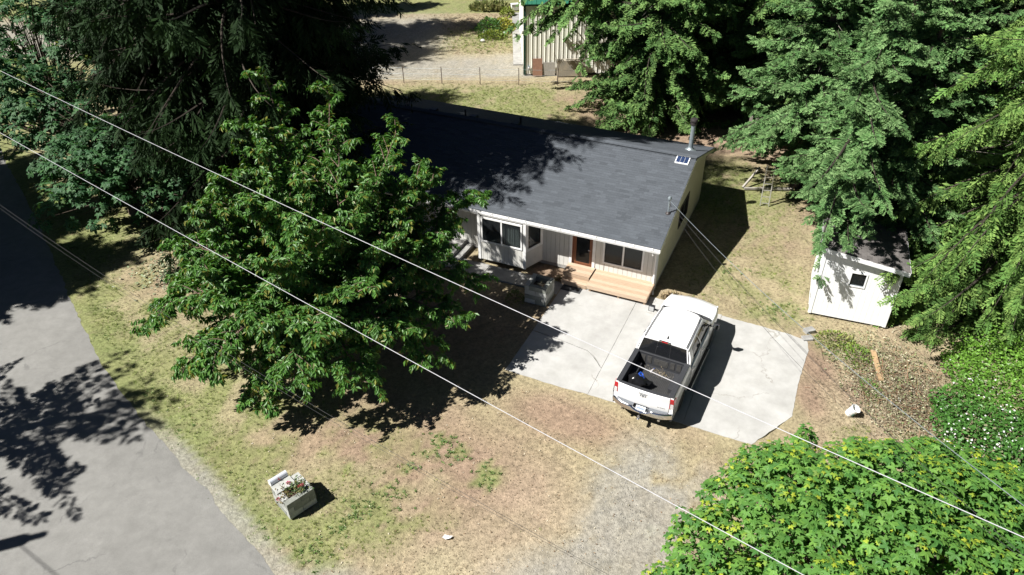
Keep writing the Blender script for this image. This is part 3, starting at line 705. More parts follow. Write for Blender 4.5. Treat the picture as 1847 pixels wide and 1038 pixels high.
    for a, b, c, e in ((.14, .18, 1.12, 2.24), (ln - .18, ln - .14, 1.12, 2.24), (.18, ln - .18, 1.12, 1.16), (.18, ln - .18, 2.2, 2.24)): side(a, b, c, e, -.06, .0, 'sash', M['blackp'], sw)
    side(.18, ln - .18, 1.16, 2.2, -.04, -.034, 'pane', M['glass'], sw)
    MB().box(bu0 + .09, bu1 - .05, bv + .12, -.02, 1.0, 1.04).build('window_seat', M['trim'], B)
    MB().box(bu0 + .09, bu1 - .02, bv + .11, -.02, z0b, z0b + .03).build('bay_floor', M['core'], B)
    # net curtain, pleated, behind the right half
    cu_ = MB(); n = 40; vs = []
    for i in range(n + 1):
        u = -6.42 + i * (.84 / n); y = bv + .125 + .025 * math.sin(i * 1.25) + .012 * math.sin(i * 3.1)
        vs += [(u, y, 1.05), (u, y + .02, 2.3)]
    cu_.add(vs, [(2 * i, 2 * i + 2, 2 * i + 3, 2 * i + 1) for i in range(n)]); cu_.build('curtain', M['curtain'], B, smooth=True, recalc=False)
    # lamp, number, small utilities
    MB().box(-.40, -.30, -.045, 0, 1.98, 2.08).build('flood_light', M['trim'], H, bevel=.01)
    fnt = []
    for ch_, zz in (('2', 1.88), ('1', 1.72)):
        tcv = bpy.data.curves.new('house_number', 'FONT'); tcv.body = ch_; tcv.size = .17; tcv.extrude = .006; tcv.align_x = 'CENTER'
        to = bpy.data.objects.new('house_number', tcv); dg = bpy.context.evaluated_depsgraph_get()
        COL.objects.link(to); bpy.context.view_layer.update()
        me = bpy.data.meshes.new_from_object(to.evaluated_get(bpy.context.evaluated_depsgraph_get())); bpy.data.objects.remove(to)
        me.materials.clear(); me.materials.append(M['number'])
        o = link(bpy.data.objects.new('house_number', me), H); o.location = (-2.44, -.010, zz); o.rotation_euler = (PI / 2, 0, 0)
    MB().box(.004, .05, .28, .36, 1.78, 2.0).build('meter_box', M['trim'], H, bevel=.008)
    return H
HOUSE = make_house()

# ------------------------------------------------------------------ porch steps, bench deck, mat, stoop
def hthing(name, label, cat, u, v, group=None):
    x, y = hw(u, v); return empty(name, (x, y, 0), HY, label, cat, group)
def make_porch():
    t = hthing('wooden_steps', 'two wide new redwood porch steps below the stained front door', 'steps', -3.1, -.6)
    # local coordinates relative to (-3.1,-.6)
    ou, ov = 3.1, .6
    pl = lambda a, b, c, e, z0, z1, m='plank', n='plank', par=t: MB().box(a + ou, b + ou, c + ov, e + ov, z0, z1).build(n, M[m], par, bevel=.006)
    for i, c in enumerate((-.80, -.605, -.41, -.215)): pl(-3.72, -2.545, c, c + .185, .36, .40, ('plank', 'plank2')[i % 2])
    for i, c in enumerate((-1.14, -.965)): pl(-3.66, -2.54, c, c + .168, .165, .205, ('plank2', 'plank')[i % 2])
    pl(-3.70, -2.55, -.825, -.803, .20, .36, 'plank', 'riser'); pl(-3.64, -2.55, -1.165, -1.143, .022, .165, 'plank', 'riser')
    pl(-3.70, -3.66, -.80, -.03, .022, .36, 'plank', 'stringer')
    t2 = hthing('wooden_bench_deck', 'low redwood bench deck under the front window beside the steps', 'deck', -1.2, -.8)
    ou, ov = 1.2, .8
    q = lambda a, b, c, e, z0, z1, m, n: MB().box(a + ou, b + ou, c + ov, e + ov, z0, z1).build(n, M[m], t2, bevel=.006)
    for i, c in enumerate((-1.24, -1.06, -.88, -.70, -.52, -.34, -.16)): q(-2.50, .0, c, c + .172, .31, .35, ('plank2', 'plank', 'plank2', 'plank', 'plank', 'plank2', 'plank')[i], 'plank')
    q(-2.50, .0, -1.265, -1.243, .17, .345, 'plank2', 'front_board'); q(-.0 + .002, .022, -1.262, -.02, .17, .345, 'plank', 'end_board')
    for u in (-2.42, -1.2, -.12):
        for v in (-1.2, -.2): q(u, u + .09, v, v + .09, .022, .31, 'plank', 'post')
    m = hthing('door_mat', 'black rubber door mat on the concrete before the wooden steps', 'doormat', -3.1, -1.33)
    MB().box(-.42, .42, -.21, .21, .0225, .036).build('mat_base', M['mat_rubber'], m, bevel=.004)
    rb = MB()
    for i in range(20): rb.box(-.40 + i * .041, -.385 + i * .041, -.19, .19, .0362, .040)
    rb.build('mat_ribs', M['mat_rubber'], m)
    s = hthing('concrete_stoop', 'old grey concrete stoop with one step before the white door', 'stoop', -9.4, -1)
    MB().box(-.85, .80, -.95, .98, 0, .33).build('landing', M['concrete2'], s, bevel=.02)
    MB().box(.803, 1.12, -.90, .95, 0, .17).build('step', M['concrete2'], s, bevel=.02)
make_porch()

# ------------------------------------------------------------------ concrete-block planters
def block_planter(name, label, x, y, rz, a, b, courses, cat='planter'):
    """hollow box a x b of half-lapped 40 cm blocks with recessed joints"""
    t = empty(name, (x, y, 0), rz, label, cat); th = .19 if a > .86 else .14
    hgt = .2; j = .008
    bm_cache = {}
    def blk(x0, x1, y0, y1, z0, z1):
        key = (round(x1 - x0, 3), round(y1 - y0, 3), random.randint(0, 1))
        if key not in bm_cache:
            hx, hy, hz = (x1 - x0) / 2, (y1 - y0) / 2, (z1 - z0) / 2
            s = MB(); c = .008
            s.hexa([(-hx, -hy, -hz), (hx, -hy, -hz), (hx, hy, -hz), (-hx, hy, -hz), (-hx + c, -hy + c, hz), (hx - c, -hy + c, hz), (hx - c, hy - c, hz), (-hx + c, hy - c, hz)])
            bm_cache[key] = s.mesh('concrete_block', M['block' if key[2] else 'block2'])
        o = link(bpy.data.objects.new('concrete_block', bm_cache[key]), t)
        o.location = ((x0 + x1) / 2 + random.uniform(-.003, .003), (y0 + y1) / 2 + random.uniform(-.003, .003), (z0 + z1) / 2)
    core = MB(); e = .012; H_ = courses * (hgt + j)
    for (x0, x1, y0, y1) in ((-a / 2 + e, a / 2 - e, -b / 2 + e, -b / 2 + th - e), (-a / 2 + e, a / 2 - e, b / 2 - th + e, b / 2 - e), (-a / 2 + e, -a / 2 + th - e, -b / 2 + th, b / 2 - th), (a / 2 - th + e, a / 2 - e, -b / 2 + th, b / 2 - th)): core.box(x0, x1, y0, y1, 0, H_ - .02)
    core.build('mortar', M['mortar'], t)
    for k in range(courses):
        z0 = k * (hgt + j) + .002; z1 = z0 + hgt
        full = k % 2 == 0
        # long sides (x direction)
        for sgn in (-1, 1):
            y0, y1 = (-b / 2, -b / 2 + th) if sgn < 0 else (b / 2 - th, b / 2)
            x0, x1 = (-a / 2, a / 2) if full else (-a / 2 + th + j, a / 2 - th - j)
            n = max(1, round((x1 - x0) / .4)); w = (x1 - x0) / n
            for i in range(n): blk(x0 + i * w + j / 2, x0 + (i + 1) * w - j / 2, y0, y1, z0, z1)
            x0, x1 = (-a / 2, -a / 2 + th) if sgn < 0 else (a / 2 - th, a / 2)
            y0, y1 = (-b / 2 + th + j, b / 2 - th - j) if full else (-b / 2, b / 2)
            n = max(1, round((y1 - y0) / .4)); w = (y1 - y0) / n
            for i in range(n): blk(x0, x1, y0 + i * w + j / 2, y0 + (i + 1) * w - j / 2, z0, z1)
    return t, H_, th
def leafy(name, pts, n, size, cols, parent, m, seed=0, stems=True):
    """small leafy plant: leaves on short stems round the given points"""
    r = np.random.default_rng(seed)
    TV = np.array([(0, 0, 0), (-.32, .45, .06), (.32, .45, .06), (0, 1, -.1)]); TF = np.array([(0, 2, 3), (0, 3, 1)])
    P = np.array(pts)[r.integers(0, len(pts), n)] + r.normal(0, 1, (n, 3)) * np.array([.09, .09, .07])
    d = r.normal(0, 1, (n, 3)); d[:, 2] = np.abs(d[:, 2]) * .5
    C = np.array(cols)[r.integers(0, len(cols), n)] * r.uniform(.7, 1.3, (n, 1))
    V, F, C = scatter(TV, TF, P, frames(d, r.normal(0, .4, (n, 3)) + [0, 0, 1]), size * r.uniform(.6, 1.3, n), C)
    return np_obj(name, V, F, C, m, parent)
def rose(name, pos, rad, m, parent):
    s = MB(); r = random.Random(int(pos[0] * 1000) & 255)
    for ring, (n, rr, h) in enumerate(((6, 1, 0), (5, .65, .35), (3, .3, .6))):
        for k in range(n):
            t = 2 * PI * k / n + ring; dx, dy = math.cos(t), math.sin(t); w = rad * .6 * (1 - .2 * ring)
            c = Vector(pos) + Vector((dx * rr, dy * rr, h)) * rad * .5; sx = Vector((-dy, dx, 0)) * w; out = Vector((dx, dy, .5 + ring * .5)).normalized() * w * 1.3
            s.add([c - sx * .5, c + sx * .5, c + sx * .6 + out, c + out * 1.25, c - sx * .6 + out], [(0, 1, 2, 3, 4)])
    return s.build(name, m, parent, recalc=False)
def make_planters():
    t, h, th = block_planter('block_planter', 'grey concrete block planter with roses and mailbox, by the road', -6.44, 14.1, R(43.5), .90, .88, 3)
    MB().box(-.44, .17, .09, .45, h + .004, h + .035).build('cap_slab', M['block'], t, bevel=.006)
    MB().box(-.29, .29, -.29, .29, .1, h - .14).build('soil', M['soil'], t)
    P = empty('rose_bush', (-6.40, 14.02, h - .14), 0, 'rose bush with pink and red blooms growing in the block planter', 'rose bush')
    st = MB(); tips = []
    for k, (dx, dy, dz) in enumerate(((.25, .12, .25), (.05, .25, .22), (-.12, -.12, .24), (-.26, -.25, .18), (.3, -.05, .2), (.12, .05, .3), (-.3, .05, .2), (-.42, -.38, .08))):
        st.tube([(dx * .2, dy * .2, 0), (dx * .6, dy * .6, dz * .7), (dx, dy, dz)], [.008, .006, .004], 5); tips.append((dx, dy, dz)); tips.append((dx * .7, dy * .7, dz * .75))
    st.build('stem', M['twig'], P)
    leafy('foliage', tips[:4] + tips[8:12], 190, .075, [(.06, .12, .04), (.10, .15, .06), (.16, .17, .06)], P, M['bramble'], 3)
    leafy('foliage', tips[4:8] + tips[12:], 130, .065, [(.20, .15, .06), (.16, .13, .05), (.09, .13, .04)], P, M['bramble'], 4)
    pink = mat('pink_petal', (.52, .03, .16), (.40, .02, .12), rough=.6); redp = mat('red_petal', (.34, .05, .05), (.24, .035, .035), rough=.6)
    for (dx, dy, dz), m in (((.25, .08, .27), redp), ((.20, .03, .28), redp), ((-.19, .23, .19), pink), ((-.36, -.28, .10), pink)): rose('bloom', (dx, dy, dz), .052, m, P)
    b = empty('mailbox', (-6.92, 14.42, .60), R(43.5), 'white round-topped metal mailbox at the edge of the block planter', 'mailbox')
    prof = [(-.085, 0), (.085, 0), (.085, .12)] + [(.085 * math.cos(a), .12 + .085 * math.sin(a)) for a in np.linspace(.2, PI - .2, 9)] + [(-.085, .12)]
    MB().extr([(-.27, y, z) for y, z in prof], (.54, 0, 0)).build('mailbox_shell', M['mail'], b, smooth=True)
    MB().extr([(-.285, y * 1.06, z * 1.03) for y, z in prof], (.014, 0, 0)).build('mailbox_door', M['trim'], b)
    MB().box(-.30, -.286, -.015, .015, .17, .19).build('latch', M['galv'], b)
    MB().box(-.04, .02, -.098, -.088, .10, .125).box(-.04, -.02, -.098, -.088, .125, .22).build('flag', M['red'], b)
    MB().box(-.05, .05, -.05, .05, -.60, 0).build('post', M['greywood'], b)
    t, h, th = block_planter('block_planter', 'empty grey concrete block planter by the concrete path in front of the bay window', *hw(-4.08, -2.43), HY, .92, .92, 4)
    MB().box(-.28, .28, -.26, .26, .05, h - .22).build('soil', M['soil'], t)
    q = empty('dead_plant', (*hw(-4.02, -2.4), h - .22), 0, 'dry dead plant inside the empty-looking block planter near the house', 'plant')
    s = MB()
    for k in range(14):
        a = random.uniform(0, 6.28); r = random.uniform(.05, .2); s.tube([(0, 0, 0), (math.cos(a) * r * .5, math.sin(a) * r * .5, random.uniform(.08, .16)), (math.cos(a) * r, math.sin(a) * r, random.uniform(.04, .2))], [.006, .004, .002], 4)
    s.build('stem', M['deadtwig'], q); leafy('foliage', [(0, .05, .1), (.1, 0, .1)], 60, .05, [(.2, .2, .13), (.3, .26, .16)], q, M['litter'], 8)
make_planters()

# ================================================================== PICKUP TRUCK
def make_truck():
    T = empty('pickup_truck', (4.18, 17.21, .022), -.488, 'white crew-cab pickup truck parked on the concrete drive, bed open', 'truck')
    YR, YF, RW = 1.08, 4.75, .405
    def zb(y):
        for yc in (YR, YF):
            if abs(y - yc) < .50: return max(.40 + math.sqrt(.25 - (y - yc) ** 2), .44)
        return .44
    def nar(y): return 1 - .13 * max(0, (y - 4.95) / .8) ** 2
    def ztop(y):
        if y < 1.775: return 1.42
        if y < 4.35: return 1.30
        return 1.285 - .05 * ((y - 4.35) / 1.4) - .10 * max(0, (y - 5.3) / .45) ** 2
    def section(y, s):
        zt = ztop(y); b = zb(y); k = nar(y); xt = .972 if y < 1.775 else .968
        fl = .02 * sum(max(0, 1 - abs(y - yc) / .62) for yc in (YR, YF))    # flared arches
        P = [(.93, b - .02), (1.0 + fl, b), (1.015 + fl, max(b + .05, .78)), (1.025 + fl * .6, max(b + .07, 1.0)), (1.005, max(b + .09, 1.16)), (xt, zt - .02), (xt - .02, zt)]
        return [(s * x * k, y, z) for x, z in P]
    ys = sorted({-.03, .2, .4, *[YR + .5 * math.cos(a) for a in np.linspace(0, PI, 13)], 1.76})
    yc_ = sorted({1.79, 2.0, 2.4, 2.8, 3.2, 3.6, 4.0, *[YF + .5 * math.cos(a) for a in np.linspace(0, PI, 13)], 5.35, 5.45, 5.55, 5.65, 5.75})
    def side_shell(st, name):
        m = MB()
        for s in (-1, 1):
            vs = []; n = len(st)
            for y in st: vs += section(y, s)
            m.add(vs, [(i * 7 + j, i * 7 + j + 1, i * 7 + 8 + j, i * 7 + 7 + j) for i in range(n - 1) for j in range(6)])
        return m
    bed = side_shell(ys, 'b')
    # rear returns beside the tailgate and inner arch lips
    for s in (-1, 1):
        bed.hexa([(s * .86, -.03, .72), (s * 1.0, -.03, .72), (s * 1.0, .06, .72), (s * .86, .06, .72), (s * .86, -.03, 1.40), (s * .965, -.03, 1.40), (s * .965, .06, 1.40), (s * .86, .06, 1.40)])
    bed.build('bed_side', M['paint'], T, smooth=True)
    body = side_shell(yc_, 'c')
    # hood, cowl line to nose
    hy = [y for y in np.linspace(4.45, 5.75, 12)]; vs = []; nx = 13
    for y in hy:
        for i in range(nx):
            q = -1 + 2 * i / (nx - 1); x = q * .949 * nar(y); a = abs(q)
            z = ztop(y) + .065 * (1 - a ** 4) * min(1, (5.9 - y) / .5) - (.012 if .80 < a < .86 else 0) + (.012 if a < .45 else 0)
            vs.append((x, y + .10 * (1 - q * q) * max(0, (y - 4.45) / 1.3), z))
    body.add(vs, [(i * nx + j, i * nx + j + 1, i * nx + nx + j + 1, i * nx + nx + j) for i in range(len(hy) - 1) for j in range(nx - 1)])
    # nose
    b = len(hy) - 1; top = vs[b * nx:(b + 1) * nx]; nose = []
    for (x, y, z) in top: nose.append((x, y, z))
    for (x, y, z) in top: nose.append((x, y + .02, .62))
    body.add(nose, [(j, j + 1, nx + j + 1, nx + j) for j in range(nx - 1)])
    body.hexa([(-.93, 1.775, .5), (.93, 1.775, .5), (.93, 1.80, .5), (-.93, 1.80, .5), (-.95, 1.775, 1.34), (.95, 1.775, 1.34), (.95, 1.80, 1.34), (-.95, 1.80, 1.34)])
    body.build('body', M['paint'], T, smooth=True)
    # dark under-body with wheel wells
    MB().box(-.70, .70, -.02, 5.6, .34, .80).box(-.90, .90, 1.7, 4.1, .36, .62).box(-.86, .86, 5.3, 5.68, .4, 1.1).box(-.9, .9, 4.42, 5.3, .92, 1.12).box(-.76, .76, .02, 1.76, .62, .885).build('chassis', M['blackp'], T)
    # ---- cab
    CB, CT, AT, AB = Vector((.962, 1.79, 1.295)), Vector((.80, 1.96, 1.865)), Vector((.745, 3.80, 1.865)), Vector((.94, 4.50, 1.285))
    def P(s, u, t, d=0):
        p = (CB.lerp(AB, u)).lerp(CT.lerp(AT, u), t); p = Vector((p.x + .035 * math.sin(t * PI) - d, p.y, p.z)); return Vector((p.x * s, p.y, p.z))
    cab = MB(); glz = []
    def patch(s, u0, u1, t0, t1, d0=0, d1=.05, mb=None, n=4):
        mb = mb or cab
        for i in range(n):
            a, b_ = t0 + (t1 - t0) * i / n, t0 + (t1 - t0) * (i + 1) / n
            mb.hexa([P(s, u0, a, d1), P(s, u0, a, d0), P(s, u1, a, d0), P(s, u1, a, d1), P(s, u0, b_, d1), P(s, u0, b_, d0), P(s, u1, b_, d0), P(s, u1, b_, d1)])
    for s in (-1, 1):
        for q in ((0, 1, 0, .05), (0, 1, .86, 1.0), (0, .14, .05, .86), (.47, .505, .05, .86), (.93, 1.0, .05, .86)): patch(s, *q)
        for u0, u1 in ((.14, .47), (.505, .93)):
            g = MB(); patch(s, u0, u1, .05, .86, .015, .022, g); glz.append((g, 'side_window'))
            e = MB()
            for q in ((u0, u0 + .008, .05, .86), (u1 - .008, u1, .05, .86), (u0, u1, .05, .075)): patch(s, *q, -.002, .012, e)
            glz.append((e, 'window_seal'))
    # roof skin with two drip channels
    vs = []; nx, ny = 15, 12
    for j in range(ny):
        t = j / (ny - 1)
        for i in range(nx):
            q = -1 + 2 * i / (nx - 1); a = abs(q)
            hw_ = (.80 + (.745 - .80) * t); y = 1.90 + (3.86 - 1.90) * t + .09 * (1 - q * q) * t - .03 * (1 - q * q) * (1 - t)
            z = 1.865 + .075 * (1 - a ** 2.6) + .012 * math.sin(t * PI) - .03 * max(0, (t - .85) / .15) ** 2
            vs.append((q * hw_, y, z))
    cab.add(vs, [(j * nx + i, j * nx + i + 1, j * nx + nx + i + 1, j * nx + nx + i) for j in range(ny - 1) for i in range(nx - 1)])
    # rear frame of the cab
    RB, RT = (.90, 1.775, 1.33), (.765, 1.915, 1.875)
    def Q(u, t, d=0):
        x = -1 + 2 * u; hw_ = RB[0] + (RT[0] - RB[0]) * t; return Vector((x * hw_, RB[1] + (RT[1] - RB[1]) * t - .035 * (1 - x * x) + d, RB[2] + (RT[2] - RB[2]) * t + .05 * t * (1 - x * x)))
    def rp(u0, u1, t0, t1, d0, d1, mb, n=8):
        for i in range(n):
            a, b_ = u0 + (u1 - u0) * i / n, u0 + (u1 - u0) * (i + 1) / n
            mb.hexa([Q(a, t0, d0), Q(b_, t0, d0), Q(b_, t0, d1), Q(a, t0, d1), Q(a, t1, d0), Q(b_, t1, d0), Q(b_, t1, d1), Q(a, t1, d1)])
    for q in ((0, 1, 0, .03), (0, .02, .03, .97), (.98, 1, .03, .97), (0, 1, .975, 1.0)): rp(*q, 0, .04, cab)
    cabo = cab.build('cab', M['paint'], T, smooth=True)
    for s in (-1, 1):
        MB().tube([(s * .72, 1.93, 1.93), (s * .715, 2.6, 1.9395), (s * .70, 3.3, 1.938), (s * .675, 3.88, 1.916)], .017, 6).build('roof_channel', M['blackp'], cabo)
    for g, n_ in glz: g.build(n_, M['autoglass'] if n_ == 'side_window' else M['blackp'], cabo)
    g = MB(); rp(.02, .98, .03, .975, .006, .014, g); rw = g.build('rear_window', M['autoglass'], cabo, smooth=True)
    g = MB(); rp(.35, .36, .03, .97, .0, .012, g, 1); rp(.635, .645, .03, .97, .0, .012, g, 1); rp(.36, .635, .10, .125, .0, .012, g, 4); g.build('window_slider', M['blackp'], rw)
    g = MB(); g.hexa([(-.90, 4.52, 1.29), (.90, 4.52, 1.29), (.88, 4.50, 1.28), (-.88, 4.50, 1.28), (-.735, 3.86, 1.885), (.735, 3.86, 1.885), (.735, 3.84, 1.875), (-.735, 3.84, 1.875)])
    g.build('windscreen', M['autoglass'], cabo)
    cw = MB(); n = 12
    for i in range(n):
        f = lambda k: (-.90 + 1.8 * k / n); yy = lambda x: 4.44 + .13 * (1 - (x / .9) ** 2)
        a, b_ = f(i), f(i + 1)
        cw.hexa([(a, yy(a), 1.28), (b_, yy(b_), 1.28), (b_, yy(b_) + .14, 1.28), (a, yy(a) + .14, 1.28), (a, yy(a), 1.352), (b_, yy(b_), 1.352), (b_, yy(b_) + .14, 1.362), (a, yy(a) + .14, 1.362)])
    cw.build('cowl', M['liner'], T, smooth=True)
    # seats and dash: dark inside
    MB().box(-.86, .86, 1.86, 4.4, .62, .70).box(-.8, .8, 1.92, 2.10, .7, 1.42).box(-.72, -.15, 3.0, 3.16, .7, 1.45).box(.15, .72, 3.0, 3.16, .7, 1.45).box(-.85, .85, 4.05, 4.4, .7, 1.26).build('seat', M['liner'], T)
    bl = MB().box(-.20, .20, -.03, .03, -.01, .04).build('brake_light', M['chrome'], cabo, bevel=.012); bl.location = (0, 1.875, 1.93); bl.rotation_euler = (R(-14), 0, 0)
    MB().box(-.10, .10, -.036, -.028, .0, .034).build('red_lens', M['red'], bl)
    MB().hexa([(-.03, -.09, 0), (.03, -.09, 0), (.02, .09, 0), (-.02, .09, 0), (-.012, -.08, .06), (.012, -.08, .06), (.006, -.02, .05), (-.006, -.02, .05)]).build('roof_antenna', M['blackp'], T, bevel=.006).location = (.02, 2.16, 1.948)
    # ---- doors: thin skins standing proud of the body
    for s in (-1, 1):
        for y0, y1, nm in ((1.88, 2.98, 'rear_door'), (3.01, 4.14, 'front_door')):
            st = np.linspace(y0, y1, 7); vs = []
            for y in st:
                z0 = max(zb(y) + .05, .52)
                for x, z in ((1.008, z0), (1.0225, .78), (1.0325, 1.0), (1.012, 1.16), (.974, 1.285)): vs.append((s * (x + .004), y, max(z, z0)))
            m = MB(); m.add(vs, [(i * 5 + j, i * 5 + j + 1, i * 5 + 6 + j, i * 5 + 5 + j) for i in range(6) for j in range(4)])
            d = m.build(nm, M['paint'], T, smooth=True)
            so_ = d.modifiers.new('thick', 'SOLIDIFY'); so_.thickness = .01; so_.offset = 0
            hh = y0 + .16
            MB().tube([(s * 1.025, hh - .09, 1.10), (s * 1.062, hh - .07, 1.10), (s * 1.062, hh + .07, 1.10), (s * 1.025, hh + .09, 1.10)], .017, 8).build('door_handle', M['chrome'], d, smooth=True)
    # ---- load bed
    B = MB().box(-.80, .80, .03, 1.765, .885, .905).build('bed_floor', M['liner'], T)
    rb = MB()
    for i in range(27): x = -.72 + i * .0554; rb.box(x - .013, x + .013, .08, 1.66, .9052, .922)
    rbo = rb.build('bed_ribs', M['rib'], B, recalc=False); rbo['kind'] = 'stuff'
    lin = MB()
    for s in (-1, 1):
        a, b_ = sorted((s * .80, s * .78)); lin.box(a, b_, .04, 1.76, .905, 1.40)
        a, b_ = sorted((s * .779, s * .58)); lin.box(a, b_, .68, 1.50, .906, 1.10)
    lin.build('bed_wall', M['liner'], T, bevel=.01)
    fw = MB().box(-.78, .78, 1.715, 1.76, .905, 1.375).build('bed_front_wall', M['liner'], T)
    st = MB()
    for cx in (-.62, -.40, .40, .62): st.box(cx - .075, cx + .075, 1.700, 1.7145, 1.02, 1.30)
    st.box(-.24, .24, 1.703, 1.7145, 1.02, 1.27); st.box(-.20, -.08, 1.697, 1.7029, 1.08, 1.2); st.box(.08, .20, 1.697, 1.7029, 1.08, 1.2)
    st.build('stamped_panel', M['rib'], fw, bevel=.008)
    for s in (-1, 1):
        a, b_ = sorted((s * .79, s * .957)); r_ = MB().box(a, b_, -.02, 1.765, 1.402, 1.432).build('bed_rail', M['liner'], T, bevel=.01)
    MB().box(-.80, .80, 1.700, 1.768, 1.372, 1.41).build('bed_rail', M['liner'], T, bevel=.01)
    # ---- tailgate, curved
    tg = MB(); n = 14; prof = [(-.035, .76), (-.055, .80), (-.05, 1.02), (-.048, 1.22), (-.062, 1.30), (-.060, 1.385), (-.03, 1.405), (.03, 1.405), (.04, 1.38), (.04, .80)]
    vs = []
    for i in range(n + 1):
        x = -.858 + 1.716 * i / n; q = x / .86
        for y, z in prof: vs.append((x, y - (.055 * (1 - q * q) if y < .035 else .03 * (1 - q * q)), z))
    k = len(prof); tg.add(vs, [(i * k + j, i * k + (j + 1) % k, (i + 1) * k + (j + 1) % k, (i + 1) * k + j) for i in range(n) for j in range(k)] + [tuple(range(k)), tuple(range(n * k + k - 1, n * k - 1, -1))])
    tgo = tg.build('tailgate', M['paint'], T, smooth=True)
    cp = MB(); vs = []
    for i in range(n + 1):
        x = -.86 + 1.72 * i / n; q = x / .86; o = .05 * (1 - q * q)
        vs += [(x, -.045 - o, 1.404), (x, -.043 - o, 1.418), (x, .05 - o * .6, 1.418), (x, .05 - o * .6, 1.30)]
    cp.add(vs, [(i * 4 + j, i * 4 + j + 1, i * 4 + 5 + j, i * 4 + 4 + j) for i in range(n) for j in range(3)]); cp.build('tailgate_cap', M['liner'], tgo)
    MB().box(-.14, .14, -.122, -.110, 1.272, 1.30).box(-.13, .13, -.116, -.105, 1.27, 1.302).build('tailgate_handle', M['step'], tgo, bevel=.006)
    # ram-head shield badge
    em = MB(); y0 = -.112
    head = [(-.022, 1.235), (.022, 1.235), (.034, 1.20), (.022, 1.165), (.014, 1.13), (-.014, 1.13), (-.022, 1.165), (-.034, 1.20)]
    em.extr([(x, y0, z) for x, z in head], (0, .016, 0))
    for s in (-1, 1):
        pts = [(s * .03, 1.225), (s * .06, 1.238), (s * .088, 1.222), (s * .094, 1.19), (s * .078, 1.162), (s * .056, 1.166), (s * .054, 1.186)]
        em.tube([(x, y0 + .006, z) for x, z in pts], [.010, .015, .016, .015, .013, .010, .006], 6)
    em.build('badge', M['step'], tgo)
    bt = MB()
    for i, w in enumerate((.03, .012, .03, .03, .03, .03, .03)): bt.box(.50 + i * .036, .50 + i * .036 + w, -.093 + .004 * i, -.086 + .004 * i, .90, .925)
    bt.build('trim_badge', M['step'], tgo, recalc=False)
    # ---- lights
    for s in (-1, 1):
        t = empty('tail_light', (0, 0, 0)); t.parent = T
        def blk(z0, z1, m, n_, d=0):
            MB().hexa([(s * .868, -.058 - d, z0), (s * 1.0, -.040 - d, z0), (s * 1.032, .14, z0), (s * .88, .05, z0), (s * .868, -.058 - d, z1), (s * .985, -.040 - d, z1), (s * 1.012, .14, z1), (s * .88, .05, z1)]).build(n_, M[m], t, bevel=.012)
        blk(1.16, 1.36, 'red', 'red_lens'); blk(.98, 1.158, 'lens', 'reverse_lens'); 
        MB().hexa([(s * .866, -.062, .97), (s * .885, -.062, .97), (s * .885, -.05, .97), (s * .866, -.05, .97), (s * .866, -.062, 1.17), (s * .885, -.062, 1.17), (s * .885, -.05, 1.17), (s * .866, -.05, 1.17)]).build('red_edge', M['red'], t)
        MB().hexa([(s * .55, 5.80, .88), (s * .82, 5.66, .88), (s * .86, 5.45, .90), (s * .6, 5.6, .88), (s * .55, 5.81, 1.06), (s * .82, 5.68, 1.06), (s * .86, 5.45, 1.08), (s * .6, 5.6, 1.06)]).build('headlight', M['lens'], T, bevel=.01)
    MB().box(-.52, .52, 5.80, 5.875, .74, 1.08).build('grille', M['chrome'], T, bevel=.02)
    fb = MB()
    for i in range(12):
        f = lambda k: (-.93 + 1.86 * k / 12); yy = lambda x: 5.62 + .27 * (1 - abs(x / .95) ** 2.4); a, b_ = f(i), f(i + 1)
        fb.hexa([(a, yy(a) - .2, .42), (b_, yy(b_) - .2, .42), (b_, yy(b_), .42), (a, yy(a), .42), (a, yy(a) - .2, .70), (b_, yy(b_) - .2, .70), (b_, yy(b_), .70), (a, yy(a), .70)])
    fb.build('front_bumper', M['chrome'], T, smooth=True)
    # ---- rear bumper: chrome bar, grey step pads, plate recess
    rb = MB(); n = 24; prof = [(0, .76), (-.03, .745), (-.05, .70), (-.05, .60), (-.02, .53), (.06, .52), (.10, .74)]
    yb = lambda x: -.20 + .19 * abs(x / 1.0) ** 4 - .02 * (1 - (x) ** 2)
    dip = lambda x: -.10 * sstep(.30, .22, abs(x))
    vs = []
    for i in range(n + 1):
        x = -1.0 + 2.0 * i / n
        for y, z in prof: vs.append((x, y + yb(x), z + (float(dip(x)) if z > .6 else 0)))
    k = len(prof); rb.add(vs, [(i * k + j, i * k + (j + 1) % k, (i + 1) * k + (j + 1) % k, (i + 1) * k + j) for i in range(n) for j in range(k)] + [tuple(range(k)), tuple(range(n * k + k - 1, n * k - 1, -1))])
    rbo = rb.build('rear_bumper', M['chrome'], T, smooth=True)
    for s in (-1, 1):
        m = MB()
        for i in range(6):
            a, b_ = s * (.26 + .59 * i / 6), s * (.26 + .59 * (i + 1) / 6)
            m.hexa([(a, yb(a) + .005, .755), (b_, yb(b_) + .005, .755), (b_, -.02, .755), (a, -.03, .755), (a, yb(a) + .005, .772), (b_, yb(b_) + .005, .772), (b_, -.02, .772), (a, -.03, .772)])
        m.build('step_pad', M['step'], rbo)
        MB().box(s * .985 - .03, s * .985 + .03, -.06, .08, .60, .765).build('bumper_end', M['step'], rbo, bevel=.012)
        MB().tube([(s * .62, -.05, .46), (s * .62, -.20, .45)], .045, 12).build('exhaust_tip', M['chrome'], T, smooth=True)
    MB().box(-.25, .25, -.205, -.03, .655, .664).build('step_pad', M['step'], rbo)
    pl = MB().hexa([(-.155, -.242, .668), (.155, -.242, .668), (.155, -.234, .664), (-.155, -.234, .664), (-.155, -.168, .80), (.155, -.168, .80), (.155, -.160, .796), (-.155, -.160, .796)]).build('licence_plate', M['plate'], rbo)
    pk = MB()
